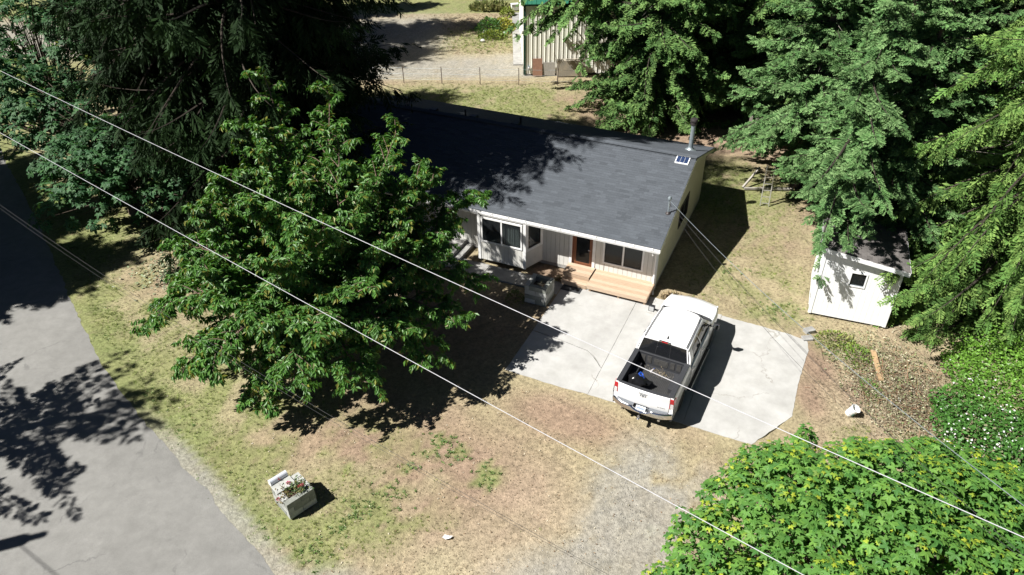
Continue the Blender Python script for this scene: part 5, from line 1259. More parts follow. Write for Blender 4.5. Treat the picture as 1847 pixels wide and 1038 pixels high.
# ================================================================== VEGETATION
UP = np.array([0, 0, 1.0])
LEAF_V = np.array([(0, 0, 0), (-.21, .45, .05), (0, 1, -.16), (.21, .45, .05)]); LEAF_F = np.array([(0, 2, 1), (0, 3, 2)])
def curve3(p0, p1, c, n):
    t = np.linspace(0, 1, n)[:, None]; return (1 - t) ** 2 * p0 + 2 * t * (1 - t) * c + t * t * p1
def make_cherry():
    r = np.random.default_rng(12)
    base = np.array([-6.9, 21.0, 0.0])
    T = empty('cherry_tree', (base[0], base[1], -.05), 0, 'wide spreading cherry tree with long drooping leaves on the front lawn', 'tree')
    tips = [(-8.6, 25.2, 9.3), (-6.2, 24.7, 8.9), (-3.8, 24.2, 7.7), (-.9, 24.2, 4.7), (-1.6, 19.4, 2.3), (-2.3, 20.3, 4.6), (-4.7, 16.9, 1.9), (-8.2, 16.6, 1.2), (-10.6, 17.8, 1.8),
            (-12.3, 19.6, 2.5), (-11.2, 21.2, 4.6), (-9.8, 22.6, 6.6), (-9.4, 24.4, 8.0), (-5.8, 18.6, 7.0), (-4.4, 19.6, 7.6), (-7.0, 18.2, 6.0), (-3.5, 19.6, 6.0), (-5.9, 17.0, 4.0), (-9.0, 18.3, 4.2),
            (-1.9, 22.6, 4.4), (-10.6, 20.0, 3.2), (-7.6, 21.2, 8.3), (-5.4, 22.0, 8.4), (-3.0, 22.6, 6.6), (-6.6, 16.4, 2.6), (-3.2, 17.8, 3.2), (-8.2, 20.0, 6.8), (-10.4, 23.6, 5.4), (-2.4, 18.2, 1.9), (-9.6, 16.9, 2.6), (-12.0, 21.8, 3.0), (-1.2, 21.0, 3.0), (-4.6, 24.4, 6.4), (-2.4, 23.6, 6.0), (-8.0, 22.4, 8.6), (-6.4, 20.4, 7.9), (-10.2, 21.4, 6.0), (-4.6, 18.0, 4.8), (-7.4, 17.0, 4.4), (-9.6, 19.2, 5.2)]
    tr = MB(); br = MB()
    tr.tube([(0, 0, -.1), (.02, .02, .5), (.06, .0, 1.1), (.05, .05, 1.7)], [.26, .20, .185, .17], 10)
    tr.build('trunk', M['bark'], T, smooth=True)
    P = []; D = []; Sc = []; Cc = []
    GA, GB, GY = np.array([.050, .145, .026]), np.array([.112, .250, .042]), np.array([.18, .21, .034])
    def leaves(pts, n, k0=.15, big=1.0, young=.05):
        seg = np.diff(pts, axis=0); t = r.uniform(k0, 1, n) ** .85 * (len(pts) - 1.001); i = t.astype(int); f = (t - i)[:, None]
        p = pts[i] * (1 - f) + pts[i + 1] * f; tg_ = nrm(seg[i])
        lat = nrm(np.cross(tg_, UP) + 1e-6) * r.choice([-1, 1], n)[:, None]
        d = tg_ * r.uniform(.1, .8, (n, 1)) + lat * r.uniform(.3, 1.0, (n, 1)) - UP * r.uniform(.2, 1.15, (n, 1)) + r.normal(0, .22, (n, 3))
        P.append(p + r.normal(0, .015, (n, 3))); D.append(d); Sc.append(big * r.uniform(.14, .225, n))
        m = r.random((n, 1)); c = GA * (1 - m) + GB * m
        y = (r.random(n) < young + .20 * (t / (len(pts) - 1) > .86)); c[y] = GY * r.uniform(.6, 1.2, (y.sum(), 1)) + np.array([.03, 0, 0]) * r.random((y.sum(), 1))
        Cc.append(c)
    for ti, tip in enumerate(tips):
        tip = np.array(tip) - base; h0 = r.uniform(.9, 1.7); p0 = np.array([.05, .03, h0]); L = np.linalg.norm(tip - p0)
        hz = np.hypot(tip[0], tip[1]); lift = (.30 * hz if tip[2] < 5 else .05 * hz)
        c = p0 * .5 + tip * .5 + UP * (lift + (.8 if tip[2] < 3.5 else 0)) + r.normal(0, .25, 3) * [1, 1, .4]
        n = 22; pts = curve3(p0, tip, c, n) + np.cumsum(r.normal(0, .018, (n, 3)), 0)
        br.tube(pts[:-1], np.linspace(.085, .012, n - 1), 6)
        leaves(pts, int(L * 48), .38)
        k = 0
        for s in np.arange(.24, .995, .036):
            i = int(s * (n - 1)); q = pts[i]; tg_ = nrm(pts[min(i + 1, n - 1)] - pts[i - 1])
            a = r.uniform(.6, 1.2) * (1 if k % 2 else -1); k += 1
            lat = nrm(np.cross(tg_, UP)); d = nrm(tg_ * math.cos(a) + lat * math.sin(a) + UP * r.uniform(-.05, .55))
            ln = (.55 + 1.75 * (1 - s) * min(1, L / 6)) * r.uniform(.7, 1.2)
            e = q + d * ln - UP * ln * r.uniform(.08, .38); cc = q + d * ln * .55 + UP * ln * .12
            b = curve3(q, e, cc, 8); br.tube(b, np.linspace(.020, .005, 8), 4, cap=False)
            leaves(b, int(ln * 72), .08)
            for w in np.arange(.2, 1.0, .19):
                j = int(w * 7); g = nrm(b[min(j + 1, 7)] - b[j - 1] if j else b[1] - b[0]); la = nrm(np.cross(g, UP)) * r.choice([-1, 1])
                l2 = r.uniform(.25, .62) * (1.1 - .4 * w); dd = nrm(g * .7 + la * r.uniform(.5, 1) + UP * r.uniform(-.1, .5))
                b2 = curve3(b[j], b[j] + dd * l2 - UP * .12 * l2, b[j] + dd * l2 * .5 + UP * .05, 4)
                leaves(b2, int(l2 * 72), .05)
    br.build('branches', M['twig'], T)
    P = np.concatenate(P); D = np.concatenate(D); Sc = np.concatenate(Sc); Cc = np.concatenate(Cc)
    keep = P[:, 2] > .25; P, D, Sc, Cc = P[keep], D[keep], Sc[keep], Cc[keep]
    Nn = r.normal(0, .45, (len(P), 3)) + UP + nrm(P * [1, 1, .4]) * .4
    V, F, C = scatter(LEAF_V, LEAF_F, P, frames(D, Nn), Sc, Cc)
    np_obj('crown', V, F, C, M['leaf'], T)
make_cherry()

# ---------------------------------------------------------------- conifers
def frond_template(pairs, ang, l0, l1, w, seed, droop=.0):
    r = np.random.default_rng(seed); V = []; F = []; Wt = []
    def blade(a, b, wd, n=UP):
        a, b = np.array(a), np.array(b); d = b - a; s = np.cross(d, n); s = s / (np.linalg.norm(s) + 1e-9) * wd; k = len(V)
        m = a * .42 + b * .58
        V.extend([a, m + s, b, m - s]); F.append((k, k + 1, k + 2, k + 3)); Wt.extend([0, .35, 1, .35])
    blade((0, 0, 0), (0, 1, -droop), w * .9)
    for i in range(pairs):
        t = .10 + .84 * i / pairs; l = l0 + (l1 - l0) * t
        for s in (-1, 1):
            a = math.radians(ang + r.uniform(-10, 10)); z = -droop * t * t
            n = nrm(UP + r.normal(0, .5, 3))
            blade((0, t, z), (s * math.sin(a) * l, t + math.cos(a) * l, z - droop * l * .8 + r.uniform(-.07, .05)), w * r.uniform(.8, 1.2), n)
    return np.array(V), np.array(F), np.array(Wt)
FR = dict(spruce=frond_template(6, 52, .40, .16, .060, 1, .10), fir=frond_template(6, 60, .38, .15, .052, 2, .30), cedar=frond_template(6, 36, .40, .2, .042, 3, .5), far=frond_template(4, 55, .48, .2, .095, 4, .12))
def conifer_meshes(H, Rr, z0, nbr, kind, cols, tip, seed, step=.13, fsize=.5, droop=.18, lift=.12, hang=.35, prof=.9, bare=.0, az=None, dead=30, young=.5):
    """trunk, branch and needle meshes of one conifer; az limits branches to a sector (from, to)"""
    r = np.random.default_rng(seed); TV, TF, TW = FR[kind]
    TB = []
    tr = MB(); tr.tube([(0, 0, -.1), (0, 0, H * .3), (.05, .03, H * .7), (0, 0, H)], [.018 * H + .06, .013 * H + .05, .007 * H + .03, .01], 9)
    br = MB(); P = []; D = []; Sc = []; Nn = []
    ga = 2.399
    for k in range(nbr):
        f = ((k + .5) / nbr) ** 1.12; z = z0 + (H - z0) * f * .985 + r.normal(0, .22); dk = r.choice([.45, .8, 1.0, 1.25, 1.7]); a0 = 0
        a = k * ga + r.uniform(-.6, .6) if az is None else r.uniform(*az)
        L = Rr * ((1 - f) ** prof * .97 + .05) * r.choice([.55, .8, .95, 1.05, 1.15], p=[.14, .24, .3, .22, .10])
        if f < .12: L *= .8 + f * 1.6
        out = np.array([math.cos(a), math.sin(a), 0]); n = 10; s = np.linspace(0, 1, n)
        zz = L * ((.10 + .45 * f) * s - dk * (droop + .25 * (1 - f) * droop) * 2.2 * s ** 1.7 + lift * s ** 4)
        side = np.array([-out[1], out[0], 0]); bend = r.normal(0, .17) * L
        pts = out[None] * (L * s)[:, None] + side[None] * (bend * s ** 2)[:, None]; pts[:, 2] = z + zz
        if pts[:, 2].min() < .25: pts[:, 2] = np.maximum(pts[:, 2], .25 + .1 * s)
        br.tube(pts, np.linspace(.012 * L + .012, .004, n), 4, cap=False)
        tone = r.uniform(.72, 1.28); n0 = sum(len(q) for q in P)
        m = max(3, int(L / step)); t = np.linspace(.12 + bare * (1 - f), 1, m)
        for sg in (-1, 1):
            tt = np.clip(t + r.uniform(-.03, .03, m), 0, .999) * (n - 1); i = tt.astype(int); fr_ = (tt - i)[:, None]
            p = pts[i] * (1 - fr_) + pts[i + 1] * fr_; tg_ = nrm(pts[i + 1] - pts[i])
            w = np.sin(np.clip(t * 1.08, 0, 1) * PI * .80 + .35)[:, None]
            d = tg_ * r.uniform(.45, .95, (m, 1)) + sg * side * r.uniform(.6, 1.1, (m, 1)) - UP * (hang * r.uniform(.5, 1.5, (m, 1))) + r.normal(0, .10, (m, 3))
            P.append(p + r.normal(0, .03, (m, 3))); D.append(d); Sc.append(fsize * (.55 + .75 * w[:, 0]) * r.uniform(.75, 1.2, m) * min(1, .45 + L / 3))
            # secondary row lying further out, gives the bough its width
            q = p + nrm(d) * (fsize * .62 * w); P.append(q); D.append(d + tg_ * .6 - UP * hang * .7 + r.normal(0, .2, (m, 3))); Sc.append(fsize * (.45 + .45 * w[:, 0]) * r.uniform(.7, 1.15, m) * min(1, .4 + L / 3))
        P.append(pts[-1:]); D.append((pts[-1:] - pts[-2:-1]) + 0.0); Sc.append(np.array([fsize * .9])); TB.append(np.full(sum(len(q) for q in P) - n0, tone))
    br.cur = 1
    for k in range(dead):
        a = r.uniform(0, 6.28); z = z0 + r.random() * (H - z0) * .6; L = Rr * r.uniform(.25, .6); o = np.array([math.cos(a), math.sin(a), 0])
        br.tube([o * .1 + UP * z, o * L * .6 + UP * (z - .1), o * L + UP * (z - .3 + r.uniform(-.2, .3))], [.018, .010, .004], 4, cap=False)
    P = np.concatenate(P); D = np.concatenate(D); Sc = np.concatenate(Sc); TB = np.concatenate(TB)
    keep = P[:, 2] > .18; P, D, Sc, TB = P[keep], D[keep], Sc[keep], TB[keep]; n = len(P)
    ca = np.array(cols); mix = r.random((n, 1)) * .6 + .4 * fbm(P[:, 0] + P[:, 2] * .7, P[:, 1] - P[:, 2] * .4, .7, seed)[:, None]
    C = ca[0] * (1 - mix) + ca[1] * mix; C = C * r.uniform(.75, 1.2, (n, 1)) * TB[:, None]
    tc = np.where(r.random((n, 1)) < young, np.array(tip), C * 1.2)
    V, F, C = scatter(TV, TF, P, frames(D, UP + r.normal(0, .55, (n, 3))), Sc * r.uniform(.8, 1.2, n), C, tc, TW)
    return tr.mesh('trunk', M['bark']), br.mesh('branches', [M['bough'], M['deadtwig']]), np_mesh('crown', V, F, C, M['needle'])
def plant_conifer(name, ms, x, y, rz, sc, label, group=None, cat='tree'):
    t = empty(name, (x, y, -.06), rz, label, cat, group); t.scale = (sc, sc, sc)
    for n, me in zip(('trunk', 'branches', 'crown'), ms): link(bpy.data.objects.new(n, me), t)
    return t
def make_conifers():
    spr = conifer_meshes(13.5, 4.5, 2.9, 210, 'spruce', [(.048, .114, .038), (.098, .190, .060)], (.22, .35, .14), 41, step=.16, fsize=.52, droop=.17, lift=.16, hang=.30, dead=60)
    spr2 = spr
    fir = conifer_meshes(19.0, 5.6, 1.2, 270, 'fir', [(.052, .116, .028), (.098, .185, .040)], (.22, .33, .085), 43, step=.21, fsize=.66, droop=.30, lift=.10, hang=.66, prof=.7, dead=50)
    dfir = conifer_meshes(19.0, 5.0, 1.6, 270, 'far', [(.050, .115, .032), (.095, .175, .050)], (.18, .29, .085), 44, step=.25, fsize=.66, droop=.2, lift=.14, hang=.45, prof=.62, dead=30)
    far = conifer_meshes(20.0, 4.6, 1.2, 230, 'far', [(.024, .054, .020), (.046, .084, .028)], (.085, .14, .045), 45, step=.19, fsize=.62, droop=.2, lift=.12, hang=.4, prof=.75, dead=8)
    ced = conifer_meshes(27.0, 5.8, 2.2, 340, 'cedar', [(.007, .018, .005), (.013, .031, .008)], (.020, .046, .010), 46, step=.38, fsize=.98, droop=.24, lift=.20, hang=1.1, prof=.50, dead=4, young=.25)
    G = 'spruces at the right edge of the yard'
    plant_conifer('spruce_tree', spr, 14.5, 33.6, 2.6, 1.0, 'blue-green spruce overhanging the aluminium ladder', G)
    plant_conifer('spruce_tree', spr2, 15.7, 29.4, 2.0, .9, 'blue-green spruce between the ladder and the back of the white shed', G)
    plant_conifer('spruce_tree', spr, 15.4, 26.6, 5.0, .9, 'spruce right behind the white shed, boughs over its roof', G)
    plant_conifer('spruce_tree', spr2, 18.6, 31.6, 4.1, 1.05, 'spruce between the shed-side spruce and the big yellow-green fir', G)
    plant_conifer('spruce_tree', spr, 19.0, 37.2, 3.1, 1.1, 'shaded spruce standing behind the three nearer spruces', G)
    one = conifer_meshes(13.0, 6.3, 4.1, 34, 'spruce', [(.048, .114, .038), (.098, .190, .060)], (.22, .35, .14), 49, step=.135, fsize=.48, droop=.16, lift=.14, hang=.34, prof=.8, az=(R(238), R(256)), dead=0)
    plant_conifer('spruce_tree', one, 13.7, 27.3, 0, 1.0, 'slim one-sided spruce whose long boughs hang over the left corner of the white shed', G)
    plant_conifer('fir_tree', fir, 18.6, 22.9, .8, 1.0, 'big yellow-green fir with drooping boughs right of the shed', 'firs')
    G = 'firs behind the house'
    plant_conifer('fir_tree', dfir, 8.7, 42.6, .2, .95, 'mid-green fir in front of the barn wall, boughs reaching left', G)
    hfir = conifer_meshes(19.0, 6.2, 6.6, 180, 'far', [(.050, .115, .032), (.095, .175, .050)], (.18, .29, .085), 47, step=.27, fsize=.68, droop=.22, lift=.10, hang=.5, prof=.5, dead=30)
    plant_conifer('fir_tree', hfir, 6.9, 46.4, .2, 1.0, 'high-limbed fir beside the barn, its boughs hanging before the ivory wall', G)
    plant_conifer('fir_tree', dfir, 12.2, 45.6, 1.7, 1.0, 'fir standing left of the dark steel drum', G)
    plant_conifer('fir_tree', dfir, 16.6, 43.0, 2.9, .95, 'fir between the steel drum and the play platform', G)
    G = 'dark trees along the back right'
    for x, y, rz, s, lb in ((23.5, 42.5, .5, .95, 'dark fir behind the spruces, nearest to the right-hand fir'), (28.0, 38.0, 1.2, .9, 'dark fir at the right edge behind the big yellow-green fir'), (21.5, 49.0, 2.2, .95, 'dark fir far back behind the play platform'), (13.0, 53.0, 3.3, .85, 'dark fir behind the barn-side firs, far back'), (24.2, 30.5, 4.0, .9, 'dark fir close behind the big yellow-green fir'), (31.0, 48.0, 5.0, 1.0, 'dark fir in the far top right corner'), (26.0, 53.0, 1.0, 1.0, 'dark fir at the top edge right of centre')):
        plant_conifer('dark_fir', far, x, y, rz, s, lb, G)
    G = 'dark cedars left of the house'
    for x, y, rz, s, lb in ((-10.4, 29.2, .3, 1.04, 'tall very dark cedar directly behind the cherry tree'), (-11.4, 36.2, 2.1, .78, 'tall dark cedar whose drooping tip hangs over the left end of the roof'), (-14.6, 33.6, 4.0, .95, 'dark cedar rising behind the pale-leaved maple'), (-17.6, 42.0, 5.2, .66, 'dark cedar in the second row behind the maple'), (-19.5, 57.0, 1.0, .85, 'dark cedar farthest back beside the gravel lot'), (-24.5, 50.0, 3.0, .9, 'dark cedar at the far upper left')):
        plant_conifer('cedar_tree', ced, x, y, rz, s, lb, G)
    thin = conifer_meshes(19.0, 7.2, 2.5, 50, 'far', [(.024, .054, .020), (.046, .084, .028)], (.085, .14, .045), 48, step=.26, fsize=.5, droop=.16, lift=.12, hang=.35, prof=.8, dead=8)
    G = 'tall firs outside the left edge that shade the road'
    for x, y, rz, s, w, lb in ((-23.8, 14.6, .5, .76, 1.3, 'fir outside the left edge, casting the spiky shadow on the sunny road'), (-30.5, 23.2, 1.5, .85, 1.6, 'fir outside the left edge, shading the road by the lawn'), (-34.5, 27.5, 2.5, .92, 1.6, 'fir outside the left edge, shading the far road bend'), (-40.0, 31.5, 2.5, 1.0, 1.5, 'fir outside the left edge, farthest up the road'), (-29.0, 62.0, 1.9, 1.1, 1, 'fir beyond the gravel lot at the top edge'), (-21.0, 64.5, 1.9, .95, 1, 'fir beyond the gravel lot, nearest to it')):
        t = plant_conifer('roadside_fir', thin if w == 1.3 else far, x, y, rz, s, lb, G); t.scale = (s * w, s * w, s)
make_conifers()

# ---------------------------------------------------------------- bigleaf maples
def maple_leaf():
    pts = [(0, 0)]; lob = [(-118, .50), (-62, .86), (0, 1.0), (62, .86), (118, .50)]
    out = []
    for i, (a, l) in enumerate(lob):
        if i:
            m = math.radians((a + lob[i - 1][0]) / 2); out.append((.40 * math.sin(m), .40 * math.cos(m), .0))
        for da, f, z in ((-17, .70, -.03), (0, 1.0, -.17), (17, .70, -.03)):
            b = math.radians(a + da); out.append((l * f * math.sin(b), l * f * math.cos(b), z * l))
    V = np.array([(0, -.02, -.02), (0, .06, .05)] + out); n = len(out)
    F = [(1, 2 + i + 1, 2 + i) for i in range(n - 1)] + [(1, 2, 0), (1, 0, 2 + n - 1)]
    return V * [1, 1, 1], np.array(F)
ML_V, ML_F = maple_leaf()
def maple(name, label, base, lobes, ncl, size, cols, young, seed, single=0, group=None, kmin=0.0):
    r = np.random.default_rng(seed); base = np.array(base, float)
    T = empty(name, (base[0], base[1], -.05), 0, label, 'tree', group)
    P = []; D = []; Nn = []; Sc = []; Cc = []; br = MB()
    tot = sum(l[3] ** 2 for l in lobes)
    for cx, cy, cz, rad, hh in lobes:
        c = np.array([cx, cy, cz]) - base; n = int(ncl * rad ** 2 / tot)
        th = r.uniform(0, 2 * PI, n); rr = np.sqrt(r.random(n)); lay = r.choice([1.0, .86, .70], n, p=[.62, .24, .14])
        ht = np.sqrt(np.clip(1 - rr ** 2, 0, 1))
        wob = .70 + .60 * fbm(c[0] + np.cos(th) * rr * rad, c[1] + np.sin(th) * rr * rad, .75, seed)
        q = c + np.stack([np.cos(th) * rr * rad, np.sin(th) * rr * rad, hh * ht * wob], 1) * lay[:, None]
        nn = nrm(np.stack([np.cos(th) * rr / rad, np.sin(th) * rr / rad, (ht + .25) / hh], 1))
        for j in range(0, n, max(1, n // 26)): br.tube([(0, 0, 1.0), tuple(q[j] * [.45, .45, .75]), tuple(q[j] - nn[j] * .25)], [.05, .025, .008], 5, cap=False)
        for k in range(n):
            ax = nrm(nn[k] * .6 + UP * .6 + r.normal(0, .2, 3)); m = r.integers(6, 10); ph = r.uniform(0, 6.28)
            X = nrm(np.cross(ax, [.3, .7, .1])); Y = np.cross(ax, X); yg = r.random() < young and lay[k] == 1
            for j in range(m):
                a = ph + j * 2.4; rad_ = X * math.cos(a) + Y * math.sin(a); lvl = j / m
                p = q[k] + rad_ * r.uniform(.08, .24) * (1.15 - .7 * lvl) - ax * (.22 * (1 - lvl))
                d = rad_ * 1.0 - UP * r.uniform(.15, .75) + ax * (.35 * lvl)
                P.append(p); D.append(d); Nn.append(ax + rad_ * .35 + r.normal(0, .18, 3))
                s = size * r.uniform(.72, 1.15) * (1.05 - .45 * lvl)
                cc = cols[0] + (cols[1] - cols[0]) * r.random(); cc = cc * r.uniform(.8, 1.2)
                if yg and lvl > .42: s *= .72; f = (lvl - .3) / .7; cc = cc * (1 - f) + cols[2] * f * r.uniform(.8, 1.15) + np.array([.05, .0, 0]) * (lvl > .8) * r.random()
                Sc.append(s); Cc.append(cc)
    P = np.array(P); D = np.array(D); Nn = np.array(Nn); Sc = np.array(Sc); Cc = np.array(Cc)
    tr = MB().tube([(0, 0, -.1), (.05, 0, .8), (.0, .1, 1.6)], [.28, .2, .15], 9); tr.build('trunk', M['bark'], T, smooth=True)
    br.build('limbs', M['bark'], T)
    Rm = frames(D, Nn)
    ind = np.zeros(len(P), bool)
    if single:
        wpos = P + base; fw = np.array([0, math.cos(R(35.44)), -math.sin(R(35.44))]); rel = wpos - [0, 0, CAM_H]
        dep = rel @ fw; up_ = np.array([0, math.sin(R(35.44)), math.cos(R(35.44))])
        px = 923 + 1330 * rel[:, 0] / dep; py = 519 - 1330 * (rel @ up_) / dep
        score = Sc / dep * (Rm[:, 2, 2] > .3) * ((px > 1150) & (px < 1840) & (py < 1030) & (py > 740))
        # keep those on the outer skin: highest in their small ground cell
        cell = {}
        for i in np.argsort(-P[:, 2]):
            key = (int(P[i, 0] / .34), int(P[i, 1] / .34))
            if cell.get(key, 0) < 3: cell[key] = cell.get(key, 0) + 1
            else: score[i] *= .2
        ind[np.argsort(-score)[:single]] = True
    V, F, C = scatter(ML_V, ML_F, P[~ind], Rm[~ind], Sc[~ind], Cc[~ind])
    o = np_obj('leaf_mass', V, F, C, M['mleaf'], T); o['kind'] = 'stuff'
    if single:
        var = [np_mesh('leaf', ML_V, ML_F, np.tile(c, (len(ML_V), 1)), M['mleaf']) for c in (cols[0], cols[0] * .6 + cols[1] * .4, cols[1], cols[1] * .6 + cols[2] * .4, cols[2] * .8, cols[2])]
        vc = np.array([cols[0], cols[0] * .6 + cols[1] * .4, cols[1], cols[1] * .6 + cols[2] * .4, cols[2] * .8, cols[2]])
        for i in np.where(ind)[0]:
            k = int(np.argmin(np.linalg.norm(vc - Cc[i], axis=1))); q = link(bpy.data.objects.new('leaf', var[k]), T)
            q.matrix_local = Matrix.Translation(Vector(P[i])) @ Matrix([list(x) for x in Rm[i]]).to_4x4() @ Matrix.Scale(float(Sc[i]), 4)
    return T
def make_maples():
    A, B_, Y = np.array([.060, .165, .034]), np.array([.130, .265, .046]), np.array([.36, .44, .035])
    maple('maple_tree', 'bright green bigleaf maple with yellow young leaves in the near right corner', (8.2, 8.2, 0),
          [(8.2, 8.5, 1.8, 5.3, 3.5), (4.9, 8.4, 1.2, 2.5, 2.8), (10.6, 11.2, 1.2, 3.2, 2.8), (6.6, 12.0, 1.0, 1.9, 2.9), (12.6, 8.0, 1.2, 3.6, 3.0), (9.3, 13.2, .9, 1.0, 2.0), (8.1, 14.2, 1.5, .6, 1.2), (4.6, 11.3, 1.6, .8, 1.5), (3.7, 9.6, 1.2, 1.1, 1.9), (9.8, 14.0, 1.2, .7, 1.2), (11.6, 13.6, 1.0, .9, 1.3), (6.6, 13.0, 1.6, .6, 1.1)], 2550, .198, (A, B_, Y), .42, 61, single=300)
    A, B_, Y = np.array([.030, .092, .034]), np.array([.058, .138, .046]), np.array([.20, .26, .04])
    maple('maple_tree', 'pale blue-green bigleaf maple beside the road at the left edge', (-18.4, 31.6, 0),
          [(-17.8, 30.4, 2.4, 3.2, 3.0), (-20.8, 32.6, 2.6, 3.0, 3.6), (-15.0, 29.6, 1.6, 1.7, 2.4), (-23.6, 34.0, 3.2, 3.4, 3.8), (-14.4, 28.6, .2, .8, 1.4), (-19.0, 29.0, 1.2, 2.2, 2.6)], 700, .27, (A, B_, Y), .08, 62)
    maple('maple_tree', 'taller maple behind the blue-green one at the upper left edge', (-25.0, 39.0, 0),
          [(-24.0, 38.4, 4.5, 4.0, 5.0), (-29.0, 42.0, 4.0, 3.4, 5.0), (-21.4, 37.6, 4.0, 2.4, 4.6), (-26.5, 37.0, 2.0, 3.5, 4.0)], 520, .30, (A, B_, Y), .08, 63)
make_maples()

# ---------------------------------------------------------------- thickets, weeds, grass
def inside_thicket(x, y):
    e = 10.3 + .56 * np.clip(y - 11, 0, 9) + 1.0 * (fbm(x, y, .6, 91) - .5) * 2
    return (x > e) & (y < 20.6 - .12 * (x - 15) + 1.5 * (fbm(x, y, .7, 92) - .5))
def make_thicket():
    r = np.random.default_rng(71); n = 90000
    x = r.uniform(10.5, 23.5, n); y = r.uniform(7.5, 21.5, n); k = inside_thicket(x, y); x, y = x[k], y[k]; n = len(x)
    ins = np.clip((x - (10.3 + .56 * np.clip(y - 11, 0, 9))) / 2.2, .12, 1)
    top = (.35 + 1.35 * ins) * (.55 + .9 * fbm(x, y, .55, 93)) + .35 * (fbm(x, y, 2.2, 94) - .5)
    z = np.clip(top, .1, None) * (1 - r.random(n) ** 2.2 * .75)
    P = np.stack([x, y, z], 1)
    d = r.normal(0, 1, (n, 3)); d[:, 2] = r.normal(-.1, .35, n)
    lime = np.clip((x - 14.3) / 2.0 + (y - 17.5) / 4 + 1.2 * (fbm(x, y, .5, 95) - .5), 0, 1)[:, None]
    A, B_ = np.array([.062, .165, .030]), np.array([.125, .26, .034]); C = (A * (1 - lime) + B_ * lime) * r.uniform(.65, 1.35, (n, 1))
    pale = r.random(n) < .05; C[pale] = np.array([.26, .26, .15]) * r.uniform(.6, 1.1, (pale.sum(), 1))
    TV = np.array([(0, 0, 0), (-.36, .45, .05), (0, 1, -.08), (.36, .45, .05)]); TF = np.array([(0, 3, 2, 1)])
    V, F, C = scatter(TV, TF, P, frames(d, UP + r.normal(0, .45, (n, 3))), r.uniform(.07, .13, n) * (1 + .2 * (1 - lime[:, 0])), C)
    o = np_obj('blackberry_thicket', V, F, C, M['bramble']); tag(o, 'dense bright green blackberry thicket along the right edge', 'thicket', kind='stuff')
    # blossoms in loose groups
    m = 260; cx = r.uniform(11.4, 15.2, 46); cy = r.uniform(12.0, 20.0, 46); j = r.integers(0, 46, m)
    bx = cx[j] + r.normal(0, .22, m); by = cy[j] + r.normal(0, .22, m); k = inside_thicket(bx, by); bx, by = bx[k], by[k]; m = len(bx)
    ins = np.clip((bx - (10.3 + .56 * np.clip(by - 11, 0, 9))) / 2.2, .12, 1)
    bz = (.35 + 1.35 * ins) * (.55 + .9 * fbm(bx, by, .55, 93)) + .12
    a = np.linspace(0, 2 * PI, 11)[:-1]; rr = np.where(np.arange(10) % 2, .45, 1.0)
    TV = np.concatenate([[(0, 0, .1)], np.stack([np.cos(a) * rr, np.sin(a) * rr, np.zeros(10)], 1)]); TF = np.array([(0, 1 + i, 1 + (i + 1) % 10) for i in range(10)])
    V, F, C = scatter(TV, TF, np.stack([bx, by, bz], 1), frames(r.normal(0, 1, (m, 3)) * [1, 1, .2], UP + r.normal(0, .4, (m, 3))), r.uniform(.022, .045, m), np.tile(np.array([.72, .70, .70]), (m, 1)))
    o = np_obj('blackberry_blossom', V, F, C, M['litter']); tag(o, 'white blossom scattered over the blackberry thicket', 'blossom', kind='stuff')
make_thicket()

